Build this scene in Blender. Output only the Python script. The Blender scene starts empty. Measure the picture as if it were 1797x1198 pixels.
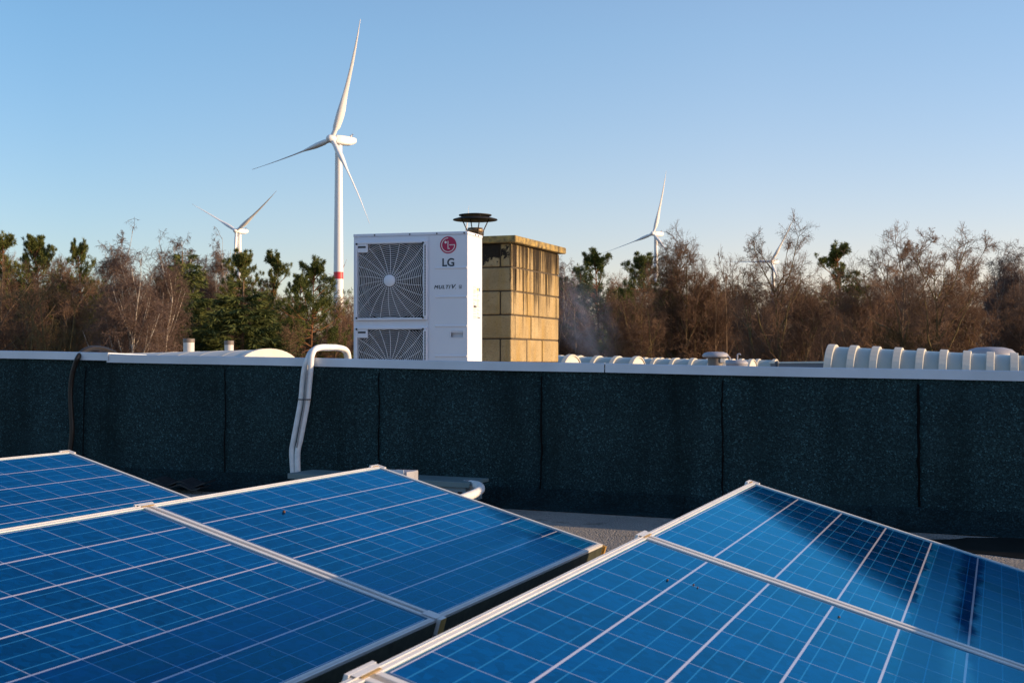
import bpy, math, random
import numpy as np
from mathutils import Vector, Matrix

R = math.radians
PI = math.pi
random.seed(7)
RNG = np.random.default_rng(11)
SC = bpy.context.scene
COL = SC.collection

# ------------------------------------------------------------------ camera
CAMZ = 7.0                       # eye height above the ground; the roof is about 0.8 m below the eye
FPX, PITCH, ROLL = 2396.0, 0.0140, 0.0     # focal length in photo pixels (1797 wide)
cam = bpy.data.cameras.new('camera')
cam.sensor_width = 36.0
cam.lens = 36.0 * FPX / 1797.0
cam.clip_start = 0.05
cam.clip_end = 6000
cam.dof.use_dof = True
cam.dof.focus_distance = 10.0
cam.dof.aperture_fstop = 16.0
camo = bpy.data.objects.new('camera', cam)
COL.objects.link(camo)
camo.matrix_world = Matrix.Translation((0, 0, CAMZ)) @ Matrix.Rotation(PI / 2 + PITCH, 4, 'X') @ Matrix.Rotation(ROLL, 4, 'Z')
SC.camera = camo

# ------------------------------------------------------------------ light
SUN_EL, SUN_BEARING = R(10.4), R(99.7)         # bearing clockwise from +Y
world = bpy.data.worlds.new('World')
SC.world = world
world.use_nodes = True
wn = world.node_tree
sky = wn.nodes.new('ShaderNodeTexSky')
sky.sky_type = 'NISHITA'
sky.sun_disc = False
sky.sun_elevation = SUN_EL
sky.sun_rotation = SUN_BEARING
sky.air_density = 1.0
sky.dust_density = 0.2
sky.ozone_density = 2.9
# the real sky is paler towards the sun and in the hazy air low down: tint by direction
def wmath(op, a, b, clamp=False):
    nd = wn.nodes.new('ShaderNodeMath'); nd.operation = op; nd.use_clamp = clamp
    for sck, v in zip(nd.inputs, (a, b)):
        if isinstance(v, bpy.types.NodeSocket): wn.links.new(v, sck)
        else: sck.default_value = v
    return nd.outputs[0]
def wmix(fac, a, b, blend='MIX'):
    nd = wn.nodes.new('ShaderNodeMix'); nd.data_type = 'RGBA'; nd.blend_type = blend
    for sck, v in ((nd.inputs[0], fac), (nd.inputs[6], a), (nd.inputs[7], b)):
        if isinstance(v, bpy.types.NodeSocket): wn.links.new(v, sck)
        else: sck.default_value = v
    return nd.outputs[2]
wtc = wn.nodes.new('ShaderNodeTexCoord')
wxyz = wn.nodes.new('ShaderNodeSeparateXYZ')
wn.links.new(wtc.outputs['Generated'], wxyz.inputs[0])
sunward = wmath('ADD', wmath('MULTIPLY', wxyz.outputs[0], math.sin(SUN_BEARING)), wmath('MULTIPLY', wxyz.outputs[1], math.cos(SUN_BEARING)))
f_sun = wmath('MULTIPLY', wmath('ADD', sunward, 0.46), 1.0 / 0.46, True)
f_low = wmath('SUBTRACT', 1.0, wmath('MULTIPLY', wmath('SUBTRACT', wxyz.outputs[2], 0.07), 1.0 / 0.16, True), True)
tint = wmix(f_sun, (0.91, 0.98, 1.035, 1), (1.42, 1.23, 1.21, 1))
tint = wmix(1.0, tint, wmix(f_low, (1, 1, 1, 1), (1.05, 0.88, 0.91, 1)), 'MULTIPLY')
wn.links.new(wmix(1.0, sky.outputs[0], tint, 'MULTIPLY'), wn.nodes['Background'].inputs[0])
wn.nodes['Background'].inputs[1].default_value = 0.15
sd = bpy.data.lights.new('sun', 'SUN')
sd.energy = 4.4
sd.angle = R(0.5)
sd.color = (1.0, 0.70, 0.40)
so = bpy.data.objects.new('sun', sd)
COL.objects.link(so)
to_sun = Vector((math.sin(SUN_BEARING) * math.cos(SUN_EL), math.cos(SUN_BEARING) * math.cos(SUN_EL), math.sin(SUN_EL)))
so.rotation_euler = to_sun.to_track_quat('Z', 'Y').to_euler()
so.location = (60, -10, 40)
SC.view_settings.view_transform = 'Standard'
SC.view_settings.look = 'None'
SC.view_settings.exposure = 0.5
SC.view_settings.gamma = 1.0

# ------------------------------------------------------------------ frames of reference
YAW = 0.3504
RV = Vector((math.sin(YAW), math.cos(YAW), 0))      # along the panel rows, away from the viewer
SV = Vector((math.cos(YAW), -math.sin(YAW), 0))     # down the panels, along the parapet to the right
ROOF_SLOPE = 0.017
def roof_z(s):                                       # height of the roof at s (the roof falls to the right)
    return CAMZ - 0.8145 - ROOF_SLOPE * s
def rs(r, s, z=None):
    p = RV * r + SV * s
    return Vector((p.x, p.y, roof_z(s) if z is None else z))
def ray(px, py):
    u, v = px - 898.5, py - 599.0
    c, s = math.cos(ROLL), math.sin(ROLL)
    u, v = c * u + s * v, -s * u + c * v
    x, y, z = u, FPX, -v
    cp, sp = math.cos(PITCH), math.sin(PITCH)
    return Vector((x, cp * y - sp * z, sp * y + cp * z))
def at(px, py, D):                                   # photo pixel + forward distance -> point
    d = ray(px, py)
    p = d * (D / d.y)
    return Vector((p.x, p.y, p.z + CAMZ))
def at_r(px, py, r):                                 # photo pixel on the vertical plane at row coordinate r
    d = ray(px, py)
    p = d * (r / d.dot(RV))
    return Vector((p.x, p.y, p.z + CAMZ))

# ------------------------------------------------------------------ object helpers
def link(o, parent=None):
    COL.objects.link(o)
    if parent is not None:
        o.parent = parent
    return o
def tag(o, label=None, cat=None, group=None, kind=None):
    if label: o['label'] = label
    if cat: o['category'] = cat
    if group: o['group'] = group
    if kind: o['kind'] = kind
    return o
def thing(name, label, cat, loc=(0, 0, 0), rz=0.0, group=None):
    o = bpy.data.objects.new(name, None)
    o.empty_display_size = 0.2
    link(o)
    o.location = loc
    o.rotation_euler = (0, 0, rz)
    return tag(o, label, cat, group)
def copy_tree(o, parent=None):
    c = o.copy()
    COL.objects.link(c)
    if parent is not None:
        c.parent = parent
    for ch in list(o.children):
        copy_tree(ch, c)
    return c

class MB:
    """collects shapes and links them as one mesh object"""
    def __init__(self):
        self.v, self.f, self.sm = [], [], []
    def add(self, verts, faces, smooth=False):
        b = len(self.v)
        self.v += [tuple(p) for p in verts]
        self.f += [tuple(i + b for i in f) for f in faces]
        self.sm += [smooth] * len(faces)
        return self
    def box(self, x0, x1, y0, y1, z0, z1, M=None):
        P = [Vector((x, y, z)) for z in (z0, z1) for y in (y0, y1) for x in (x0, x1)]
        if M is not None:
            P = [M @ p for p in P]
        return self.add(P, [(0, 2, 3, 1), (4, 5, 7, 6), (0, 1, 5, 4), (2, 6, 7, 3), (0, 4, 6, 2), (1, 3, 7, 5)])
    def hexa(self, P):
        return self.add(P, [(0, 2, 3, 1), (4, 5, 7, 6), (0, 1, 5, 4), (2, 6, 7, 3), (0, 4, 6, 2), (1, 3, 7, 5)])
    def prism(self, poly, z0, z1, M=None):
        n = len(poly)
        P = [Vector((x, y, z0)) for x, y in poly] + [Vector((x, y, z1)) for x, y in poly]
        if M is not None:
            P = [M @ p for p in P]
        F = [tuple(range(n))[::-1], tuple(range(n, 2 * n))] + [(i, (i + 1) % n, n + (i + 1) % n, n + i) for i in range(n)]
        return self.add(P, F)
    def lathe(self, prof, n=32, M=None, smooth=True, cap=True):
        P, F = [], []
        for r, z in prof:
            for k in range(n):
                a = 2 * PI * k / n
                P.append(Vector((r * math.cos(a), r * math.sin(a), z)))
        if M is not None:
            P = [M @ p for p in P]
        for j in range(len(prof) - 1):
            for k in range(n):
                k2 = (k + 1) % n
                F.append((j * n + k, j * n + k2, (j + 1) * n + k2, (j + 1) * n + k))
        self.add(P, F, smooth)
        if cap:
            self.add([P[k] for k in range(n)], [tuple(range(n))[::-1]])
            self.add([P[(len(prof) - 1) * n + k] for k in range(n)], [tuple(range(n))])
        return self
    def tube(self, pts, rad, n=10, smooth=True):
        pts = [Vector(p) for p in pts]
        N = len(pts)
        rr = rad if isinstance(rad, (list, tuple)) else [rad] * N
        P, F = [], []
        t0 = (pts[1] - pts[0]).normalized()
        ref = Vector((0, 0, 1)) if abs(t0.z) < 0.9 else Vector((1, 0, 0))
        a = t0.cross(ref).normalized()
        for i in range(N):
            t = (pts[min(i + 1, N - 1)] - pts[max(i - 1, 0)])
            t = t.normalized() if t.length > 1e-9 else t0
            a = (a - t * a.dot(t)).normalized()
            b = t.cross(a)
            for k in range(n):
                q = 2 * PI * k / n
                P.append(pts[i] + (a * math.cos(q) + b * math.sin(q)) * rr[i])
        for i in range(N - 1):
            for k in range(n):
                k2 = (k + 1) % n
                F.append((i * n + k, i * n + k2, (i + 1) * n + k2, (i + 1) * n + k))
        self.add(P, F, smooth)
        self.add(P[:n], [tuple(range(n))[::-1]])
        self.add(P[-n:], [tuple(range(n))])
        return self
    def mesh(self, name, mats):
        me = bpy.data.meshes.new(name)
        me.from_pydata(self.v, [], self.f)
        for m in (mats if isinstance(mats, (list, tuple)) else [mats]):
            me.materials.append(m)
        me.polygons.foreach_set('use_smooth', self.sm)
        me.update()
        return me
    def build(self, name, mats, parent=None, bevel=0.0, seg=2):
        o = bpy.data.objects.new(name, self.mesh(name, mats))
        link(o, parent)
        if bevel:
            m = o.modifiers.new('bevel', 'BEVEL')
            m.width = bevel
            m.segments = seg
            m.limit_method = 'ANGLE'
            m.angle_limit = R(40)
        return o

def spline(pts, n=8):                                # Catmull-Rom through points
    P = [Vector(p) for p in pts]
    P = [P[0] * 2 - P[1]] + P + [P[-1] * 2 - P[-2]]
    out = []
    for i in range(1, len(P) - 2):
        a, b, c, d = P[i - 1:i + 3]
        for k in range(n):
            t = k / n
            out.append(0.5 * ((2 * b) + (c - a) * t + (2 * a - 5 * b + 4 * c - d) * t * t + (3 * b - a - 3 * c + d) * t ** 3))
    out.append(P[-2])
    return out

# ------------------------------------------------------------------ materials
class G:
    """tiny helper for writing node graphs as expressions"""
    def __init__(self, name):
        self.m = bpy.data.materials.new(name)
        self.m.use_nodes = True
        self.t = self.m.node_tree
        self.p = self.t.nodes['Principled BSDF']
    def n(self, typ, **kw):
        nd = self.t.nodes.new(typ)
        for k, v in kw.items():
            setattr(nd, k, v)
        return nd
    def put(self, sock, v):
        if isinstance(v, bpy.types.NodeSocket):
            self.t.links.new(v, sock)
        elif v is not None:
            sock.default_value = v
    def math(self, op, a, b=None, c=None, clamp=False):
        nd = self.n('ShaderNodeMath', operation=op, use_clamp=clamp)
        self.put(nd.inputs[0], a); self.put(nd.inputs[1], b)
        if c is not None: self.put(nd.inputs[2], c)
        return nd.outputs[0]
    def coord(self, out='Object', scale=None, rot=None, loc=None):
        o = self.n('ShaderNodeTexCoord').outputs[out]
        if scale is None and rot is None and loc is None: return o
        mp = self.n('ShaderNodeMapping')
        self.put(mp.inputs['Vector'], o)
        if scale is not None: mp.inputs['Scale'].default_value = scale
        if rot is not None: mp.inputs['Rotation'].default_value = rot
        if loc is not None: mp.inputs['Location'].default_value = loc
        return mp.outputs[0]
    def noise(self, vec, scale, detail=4, rough=0.55, out='Fac', dist=0.0):
        nd = self.n('ShaderNodeTexNoise')
        self.put(nd.inputs['Vector'], vec)
        nd.inputs['Scale'].default_value = scale
        nd.inputs['Detail'].default_value = detail
        nd.inputs['Roughness'].default_value = rough
        nd.inputs['Distortion'].default_value = dist
        return nd.outputs[out]
    def ramp(self, fac, stops, interp='LINEAR'):
        nd = self.n('ShaderNodeValToRGB')
        cr = nd.color_ramp
        cr.interpolation = interp
        while len(cr.elements) < len(stops): cr.elements.new(0.5)
        for e, (p, c) in zip(cr.elements, stops):
            e.position = p
            e.color = (c, c, c, 1) if not isinstance(c, (tuple, list)) else (*c, 1)
        self.put(nd.inputs[0], fac)
        return nd.outputs[0]
    def mix(self, fac, a, b, blend='MIX'):
        nd = self.n('ShaderNodeMix', data_type='RGBA', blend_type=blend)
        self.put(nd.inputs[0], fac)
        for s, v in ((6, a), (7, b)):
            if isinstance(v, (tuple, list)): v = (*v, 1) if len(v) == 3 else v
            self.put(nd.inputs[s], v)
        return nd.outputs[2]
    def sep(self, vec):
        nd = self.n('ShaderNodeSeparateXYZ')
        self.put(nd.inputs[0], vec)
        return nd.outputs
    def comb(self, x, y, z):
        nd = self.n('ShaderNodeCombineXYZ')
        for s, v in zip(nd.inputs, (x, y, z)): self.put(s, v)
        return nd.outputs[0]
    def bump(self, h, strength=0.3, dist=0.01):
        nd = self.n('ShaderNodeBump')
        nd.inputs['Strength'].default_value = strength
        nd.inputs['Distance'].default_value = dist
        self.put(nd.inputs['Height'], h)
        self.t.links.new(nd.outputs[0], self.p.inputs['Normal'])
    def fin(self, col=None, rough=0.5, metal=0.0, spec=None):
        if isinstance(col, (tuple, list)): col = (*col, 1) if len(col) == 3 else col
        self.put(self.p.inputs['Base Color'], col)
        self.put(self.p.inputs['Roughness'], rough)
        self.put(self.p.inputs['Metallic'], metal)
        if spec is not None: self.put(self.p.inputs['Specular IOR Level'], spec)
        return self.m

def simple(name, col, rough=0.5, metal=0.0, var=0.15, scale=6.0, bump=0.0, spec=None):
    g = G(name)
    c = g.coord()
    nz = g.noise(c, scale, 5)
    lo = tuple(x * (1 - var) for x in col); hi = tuple(min(1, x * (1 + var)) for x in col)
    cc = g.mix(g.ramp(nz, [(0.3, 0.0), (0.7, 1.0)]), lo, hi)
    if bump: g.bump(g.noise(c, scale * 12, 3), bump, 0.004)
    return g.fin(cc, rough, metal, spec)

M = {}
M['alu'] = simple('anodised_aluminium', (0.72, 0.70, 0.68), 0.42, 0.25, 0.08, 9)
M['coping'] = simple('grey_coping_metal', (0.56, 0.62, 0.70), 0.45, 0.2, 0.12, 3, 0.05)
M['white_paint'] = simple('white_turbine_paint', (0.8, 0.8, 0.8), 0.4, 0, 0.03, 0.05)
M['red_paint'] = simple('red_turbine_paint', (0.62, 0.04, 0.05), 0.45, 0, 0.05, 0.3)
M['casing'] = simple('warm_white_casing', (0.71, 0.745, 0.82), 0.42, 0, 0.03, 2)
M['wire'] = simple('grille_wire', (0.72, 0.73, 0.76), 0.45, 0, 0.05, 8)
M['dark'] = simple('dark_cavity', (0.012, 0.014, 0.018), 0.6, 0, 0.2, 8)
M['fan'] = simple('grey_fan_plastic', (0.06, 0.066, 0.078), 0.45, 0, 0.1, 5)
M['logo_red'] = simple('logo_red', (0.42, 0.006, 0.075), 0.4, 0, 0.03, 5)
M['logo_white'] = simple('logo_white', (0.75, 0.75, 0.75), 0.4, 0, 0.02, 5)
M['ink'] = simple('dark_slate_ink', (0.025, 0.04, 0.055), 0.5, 0, 0.03, 5)
M['label'] = simple('label_paper', (0.8, 0.78, 0.76), 0.5, 0, 0.03, 20)
M['label_grey'] = simple('label_grey_print', (0.36, 0.34, 0.33), 0.6, 0, 0.3, 60)
M['label_blue'] = simple('label_blue', (0.03, 0.2, 0.55), 0.5, 0, 0.05, 20)
M['label_yellow'] = simple('label_yellow', (0.75, 0.5, 0.15), 0.5, 0, 0.05, 20)
M['black_steel'] = simple('sooty_black_steel', (0.02, 0.018, 0.017), 0.55, 0.3, 0.4, 12)
M['flue'] = simple('stained_flue_steel', (0.34, 0.24, 0.15), 0.4, 0.7, 0.4, 10)
M['hose'] = simple('black_corrugated_hose', (0.016, 0.013, 0.011), 0.42, 0, 0.2, 20, 0, 0.35)
M['lagging'] = simple('white_pipe_lagging', (0.74, 0.74, 0.74), 0.6, 0, 0.1, 25, 0.35)
M['lagging_grey'] = simple('seam_tape', (0.28, 0.28, 0.29), 0.5, 0, 0.1, 25)
M['tray'] = simple('painted_steel_tray', (0.20, 0.27, 0.31), 0.5, 0.1, 0.15, 7)
M['tray_lid'] = simple('grey_green_tray_lid', (0.13, 0.19, 0.20), 0.55, 0.0, 0.15, 4)
M['yellow_rust'] = simple('yellow_zinc', (0.62, 0.36, 0.09), 0.45, 0.5, 0.2, 30)
M['vent_grey'] = simple('grey_vent_plastic', (0.33, 0.33, 0.37), 0.5, 0, 0.08, 4)
M['vent_brown'] = simple('brown_vent_band', (0.17, 0.14, 0.12), 0.6, 0, 0.2, 6)
M['vent_white'] = simple('pale_vent_pipe', (0.6, 0.59, 0.57), 0.5, 0, 0.1, 5)
M['vault_rib'] = simple('cream_vault_rib', (0.58, 0.54, 0.46), 0.5, 0, 0.1, 4)
M['vault_cap'] = simple('white_vault_end', (0.62, 0.6, 0.55), 0.5, 0, 0.08, 4)
M['facade'] = simple('factory_facade', (0.3, 0.29, 0.27), 0.8, 0, 0.15, 0.6, 0.1)
M['blue_grey_wall'] = simple('blue_grey_sheet', (0.1, 0.12, 0.16), 0.5, 0, 0.1, 2)
M['berry'] = simple('dried_berry', (0.09, 0.03, 0.015), 0.6, 0, 0.3, 80)
M['back_sheet'] = simple('panel_back_sheet', (0.55, 0.56, 0.58), 0.6, 0, 0.05, 5)
M['edge_dark'] = simple('algae_dark_edge', (0.03, 0.034, 0.02), 0.8, 0, 0.5, 30, 0.2)
M['puddle'] = simple('wet_black_silt', (0.012, 0.011, 0.010), 0.35, 0, 0.4, 9, 0.1, 0.3)
M['seam_shade'] = simple('painted_seam_shade', (0.0022, 0.0024, 0.003), 0.7, 0, 0.3, 20, 0, 0.1)  # near-black that paints in the shade at the felt laps
M['wet_black'] = simple('black_felt_offcut', (0.02, 0.02, 0.022), 0.55, 0, 0.3, 20, 0.3)

def felt_material(name, base, grain, sparkle):
    g = G(name)
    c = g.coord()
    fine = g.noise(c, 170, 2, 0.75)
    big = g.noise(c, 1.3, 5, 0.6)
    v = g.n('ShaderNodeTexVoronoi'); g.put(v.inputs['Vector'], c); v.inputs['Scale'].default_value = 165
    spark = g.ramp(g.sep(v.outputs['Color'])[0], [(0.0, 0.3), (0.45, 0.8), (0.75, 1.7), (0.93, 3.5), (1.0, sparkle)])
    col = g.mix(g.ramp(big, [(0.25, 0.0), (0.8, 1.0)]), tuple(x * 0.65 for x in base), tuple(x * 1.25 for x in base))
    col = g.mix(1.0, col, spark, 'MULTIPLY')
    col = g.mix(g.ramp(fine, [(0.35, 0.0), (0.7, 1.0)]), col, grain)
    streak = g.noise(g.coord(scale=(3.5, 3.5, 0.35)), 1.0, 5, 0.6)
    col = g.mix(g.ramp(streak, [(0.46, 0.0), (0.72, 0.75)]), col, tuple(x * 0.4 for x in base))
    fade = g.noise(g.coord(scale=(1.1, 1.1, 2.6)), 1.0, 6, 0.65)
    col = g.mix(g.ramp(fade, [(0.55, 0.0), (0.75, 0.45)]), col, tuple(x * 2.2 for x in base))
    g.bump(v.outputs['Distance'], 0.6, 0.004)
    return g.fin(col, 0.85, 0.0, 0.08)
M['felt'] = felt_material('slate_felt', (0.012, 0.0275, 0.0305), (0.026, 0.052, 0.058), 7.0)
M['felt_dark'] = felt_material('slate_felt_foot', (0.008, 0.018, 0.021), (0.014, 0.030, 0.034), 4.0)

def roof_material():
    g = G('weathered_roof_felt')
    c = g.coord()
    big = g.noise(c, 0.9, 6, 0.6)
    fine = g.noise(c, 130, 3, 0.7)
    col = g.ramp(big, [(0.25, (0.26, 0.25, 0.24)), (0.55, (0.42, 0.385, 0.35)), (0.8, (0.55, 0.50, 0.45))])
    col = g.mix(0.65, col, g.ramp(fine, [(0.3, 0.45), (0.7, 1.5)]), 'MULTIPLY')
    moss = g.noise(c, 4, 6, 0.7)
    col = g.mix(g.ramp(moss, [(0.58, 0.0), (0.72, 0.8)]), col, (0.06, 0.06, 0.04))
    v = g.n('ShaderNodeTexVoronoi'); g.put(v.inputs['Vector'], c); v.inputs['Scale'].default_value = 90
    g.bump(g.math('ADD', fine, g.math('MULTIPLY', v.outputs['Distance'], -1.2)), 1.0, 0.012)
    return g.fin(col, 0.9, 0.0, 0.1)
M['roof'] = roof_material()

def panel_material():
    g = G('solar_cells_under_glass')
    c = g.coord()
    x, y, z = g.sep(c)
    u = g.math('DIVIDE', g.math('SUBTRACT', x, 0.0345), 0.1518)
    v = g.math('DIVIDE', g.math('SUBTRACT', y, 0.0225), 0.1575)
    fu, fv = g.math('FRACT', u), g.math('FRACT', v)
    du = g.math('ABSOLUTE', g.math('SUBTRACT', fu, 0.5))
    dv = g.math('ABSOLUTE', g.math('SUBTRACT', fv, 0.5))
    gu = g.math('GREATER_THAN', du, 0.5 - 0.0105)
    gv = g.math('GREATER_THAN', dv, 0.5 - 0.0165)
    bus = g.math('LESS_THAN', g.math('ABSOLUTE', g.math('SUBTRACT', g.math('FRACT', g.math('MULTIPLY', v, 3.0)), 0.5)), 0.025)
    inside = g.math('MULTIPLY', g.math('MULTIPLY', g.math('GREATER_THAN', u, 0.0), g.math('LESS_THAN', u, 10.0)),
                    g.math('MULTIPLY', g.math('GREATER_THAN', v, 0.0), g.math('LESS_THAN', v, 6.0)))
    wn_ = g.n('ShaderNodeTexWhiteNoise', noise_dimensions='3D')
    oi = g.n('ShaderNodeObjectInfo')
    g.put(wn_.inputs['Vector'], g.comb(g.math('FLOOR', u), g.math('FLOOR', v), oi.outputs['Random']))
    vo = g.n('ShaderNodeTexVoronoi'); g.put(vo.inputs['Vector'], c); vo.inputs['Scale'].default_value = 55
    tone = g.math('ADD', g.math('MULTIPLY', wn_.outputs['Value'], 0.5), g.math('MULTIPLY', g.sep(vo.outputs['Color'])[0], 0.5))
    cell = g.mix(tone, (0.0, 0.008, 0.042), (0.0, 0.050, 0.20))
    cell = g.mix(bus, cell, (0.02, 0.16, 0.36))
    cell = g.mix(gu, cell, (0.24, 0.29, 0.42))
    cell = g.mix(gv, cell, (0.52, 0.50, 0.58))
    cell = g.mix(inside, (0.05, 0.07, 0.12), cell)
    # dew lying on the cool lower cells, with a wet ragged edge
    oc = g.comb(g.math('ADD', x, g.math('MULTIPLY', oi.outputs['Random'], 37.0)), y, z)
    wob = g.math('MULTIPLY', g.math('SUBTRACT', g.noise(oc, 5.0, 6, 0.65), 0.5), 0.55)
    fringe = g.math('MULTIPLY', g.math('SUBTRACT', g.noise(oc, 60.0, 3, 0.6), 0.5), 0.10)
    vw = g.math('ADD', g.math('ADD', v, wob), fringe)
    dew = g.ramp(g.math('DIVIDE', vw, 6.0), [(0.0, 0.0), (4.02 / 6, 0.0), (4.06 / 6, 0.75), (4.62 / 6, 0.85), (4.86 / 6, 0.0), (5.0 / 6, 0.0), (5.14 / 6, 0.9), (1.0, 1.0)])
    dust = g.ramp(g.noise(oc, 2.2, 6, 0.6), [(0.3, 0.0), (0.75, 1.0)])
    speck = g.ramp(g.noise(oc, 140, 2, 0.7), [(0.3, 0.6), (0.7, 1.0)])
    col = g.mix(g.math('MULTIPLY', g.math('MULTIPLY', dew, speck), 0.12), cell, (0.0, 0.30, 0.42))
    col = g.mix(g.math('MULTIPLY', dust, 0.012), col, (0.0, 0.4, 0.5))
    rough = g.math('ADD', g.math('ADD', g.math('MULTIPLY', dust, 0.03), 0.05), g.math('MULTIPLY', dew, 0.17))
    # dark cells under glass whose anti-reflection coating tints what it mirrors blue
    df = g.n('ShaderNodeBsdfDiffuse'); g.put(df.inputs['Color'], col)
    gs = g.n('ShaderNodeBsdfGlossy'); gs.inputs['Color'].default_value = (0.11, 0.64, 1.0, 1); g.put(gs.inputs['Roughness'], rough)
    fr = g.n('ShaderNodeFresnel'); fr.inputs['IOR'].default_value = 1.58
    mx = g.n('ShaderNodeMixShader')
    g.put(mx.inputs[0], fr.outputs[0]); g.put(mx.inputs[1], df.outputs[0]); g.put(mx.inputs[2], gs.outputs[0])
    g.t.nodes.remove(g.p)
    g.t.links.new(mx.outputs[0], g.t.nodes['Material Output'].inputs['Surface'])
    return g.m
M['cells'] = panel_material()

def block_material():
    g = G('stained_concrete_blocks')
    c = g.coord()
    x, y, z = g.sep(c)
    n1 = g.noise(c, 3.0, 6, 0.65)
    col = g.ramp(n1, [(0.25, (0.29, 0.215, 0.11)), (0.5, (0.43, 0.32, 0.165)), (0.75, (0.56, 0.435, 0.245))])
    pit = g.noise(c, 70, 3, 0.7)
    col = g.mix(g.ramp(pit, [(0.56, 0.0), (0.70, 0.6)]), col, (0.10, 0.08, 0.05))
    wash = g.noise(g.coord(scale=(8, 8, 1.2)), 1.0, 5, 0.6)
    col = g.mix(g.ramp(wash, [(0.48, 0.0), (0.66, 0.5)]), col, (0.42, 0.26, 0.06))
    # soot runs below the slab on the weather side, long and ragged
    face = g.math('GREATER_THAN', x, -0.02)
    run = g.noise(g.coord(scale=(1, 17, 0.4)), 1.0, 4, 0.6, dist=0.2)
    fine = g.noise(g.coord(scale=(1, 42, 3.0)), 1.0, 6, 0.75)
    lift = g.n('ShaderNodeMapRange'); g.put(lift.inputs[0], z)
    lift.inputs[1].default_value = 0.75; lift.inputs[2].default_value = 1.68; lift.inputs[3].default_value = -0.14; lift.inputs[4].default_value = 0.10
    k = g.math('ADD', g.math('ADD', g.math('MULTIPLY', run, 0.6), g.math('MULTIPLY', fine, 0.4)), lift.outputs[0])
    soot = g.math('MULTIPLY', g.ramp(k, [(0.505, 0.0), (0.55, 0.7), (0.62, 0.98)]), face)
    col = g.mix(soot, col, (0.018, 0.013, 0.009))
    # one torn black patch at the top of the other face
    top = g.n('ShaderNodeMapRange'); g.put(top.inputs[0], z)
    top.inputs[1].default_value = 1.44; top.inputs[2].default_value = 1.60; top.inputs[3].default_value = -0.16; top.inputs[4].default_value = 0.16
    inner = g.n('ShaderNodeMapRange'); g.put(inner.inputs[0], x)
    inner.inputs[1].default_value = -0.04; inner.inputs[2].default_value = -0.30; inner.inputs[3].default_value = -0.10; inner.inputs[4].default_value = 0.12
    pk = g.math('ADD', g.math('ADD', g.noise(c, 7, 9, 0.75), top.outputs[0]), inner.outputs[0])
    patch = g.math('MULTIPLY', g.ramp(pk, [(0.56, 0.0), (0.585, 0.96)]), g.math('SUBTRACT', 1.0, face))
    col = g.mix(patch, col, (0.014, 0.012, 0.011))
    g.bump(g.math('ADD', pit, g.math('MULTIPLY', n1, 0.6)), 0.8, 0.014)
    return g.fin(col, 0.92, 0.0, 0.2)
M['block'] = block_material()
M['mortar'] = simple('sandy_mortar', (0.075, 0.056, 0.034), 0.95, 0, 0.3, 20, 0.4)
def slab_material():
    g = G('lichened_slab')
    c = g.coord()
    n1 = g.noise(c, 14, 6, 0.7)
    col = g.ramp(n1, [(0.32, (0.05, 0.04, 0.02)), (0.46, (0.26, 0.19, 0.08)), (0.66, (0.55, 0.38, 0.11))])
    g.bump(g.noise(c, 40, 4, 0.7), 0.8, 0.02)
    return g.fin(col, 0.95)
M['slab'] = slab_material()

def glazing_material():
    g = G('opal_vault_glazing')
    c = g.coord()
    nz = g.noise(c, 2.0, 4)
    col = g.mix(nz, (0.36, 0.38, 0.34), (0.46, 0.47, 0.42))
    return g.fin(col, 0.28)
M['glazing'] = glazing_material()

def bark(name, lo, hi, scale=2.0, rough=0.9):
    g = G(name)
    c = g.coord()
    oi = g.n('ShaderNodeObjectInfo')
    k = g.math('ADD', g.math('MULTIPLY', g.noise(c, scale, 4, 0.6), 0.8), g.math('MULTIPLY', oi.outputs['Random'], 0.3))
    return g.fin(g.mix(g.ramp(k, [(0.3, 0.0), (0.8, 1.0)]), lo, hi), rough, 0, 0.2)
M['bark'] = bark('brown_bark', (0.10, 0.07, 0.047), (0.25, 0.17, 0.105))
M['twig'] = bark('brown_twigs', (0.105, 0.066, 0.045), (0.28, 0.168, 0.105))
M['moss_bark'] = bark('mossy_bark', (0.09, 0.068, 0.03), (0.21, 0.16, 0.075))
M['moss_twig'] = bark('olive_twigs', (0.085, 0.062, 0.03), (0.18, 0.13, 0.06))
M['birch_twig'] = bark('purple_birch_twigs', (0.105, 0.072, 0.06), (0.22, 0.15, 0.12))
M['pine_bark'] = bark('orange_pine_bark', (0.13, 0.065, 0.035), (0.28, 0.13, 0.06))
M['spruce_needle'] = bark('dark_spruce_needles', (0.045, 0.068, 0.022), (0.17, 0.185, 0.055), 1.4)
M['pine_needle'] = bark('pine_needles', (0.04, 0.064, 0.016), (0.16, 0.165, 0.042), 1.4)
def birch_bark():
    g = G('white_birch_bark')
    c = g.coord(scale=(3, 3, 9))
    nz = g.noise(c, 1.0, 5, 0.7)
    return g.fin(g.ramp(nz, [(0.36, (0.08, 0.065, 0.055)), (0.48, (0.45, 0.39, 0.32)), (0.7, (0.68, 0.62, 0.54))]), 0.8)
M['birch_bark'] = birch_bark()
def ground_material():
    g = G('leaf_litter_ground')
    c = g.coord()
    col = g.ramp(g.noise(c, 0.25, 8, 0.7), [(0.3, (0.03, 0.028, 0.014)), (0.55, (0.07, 0.05, 0.028)), (0.75, (0.07, 0.075, 0.03))])
    g.bump(g.noise(c, 3, 6, 0.7), 0.6, 0.2)
    return g.fin(col, 0.95)
M['ground'] = ground_material()

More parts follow.
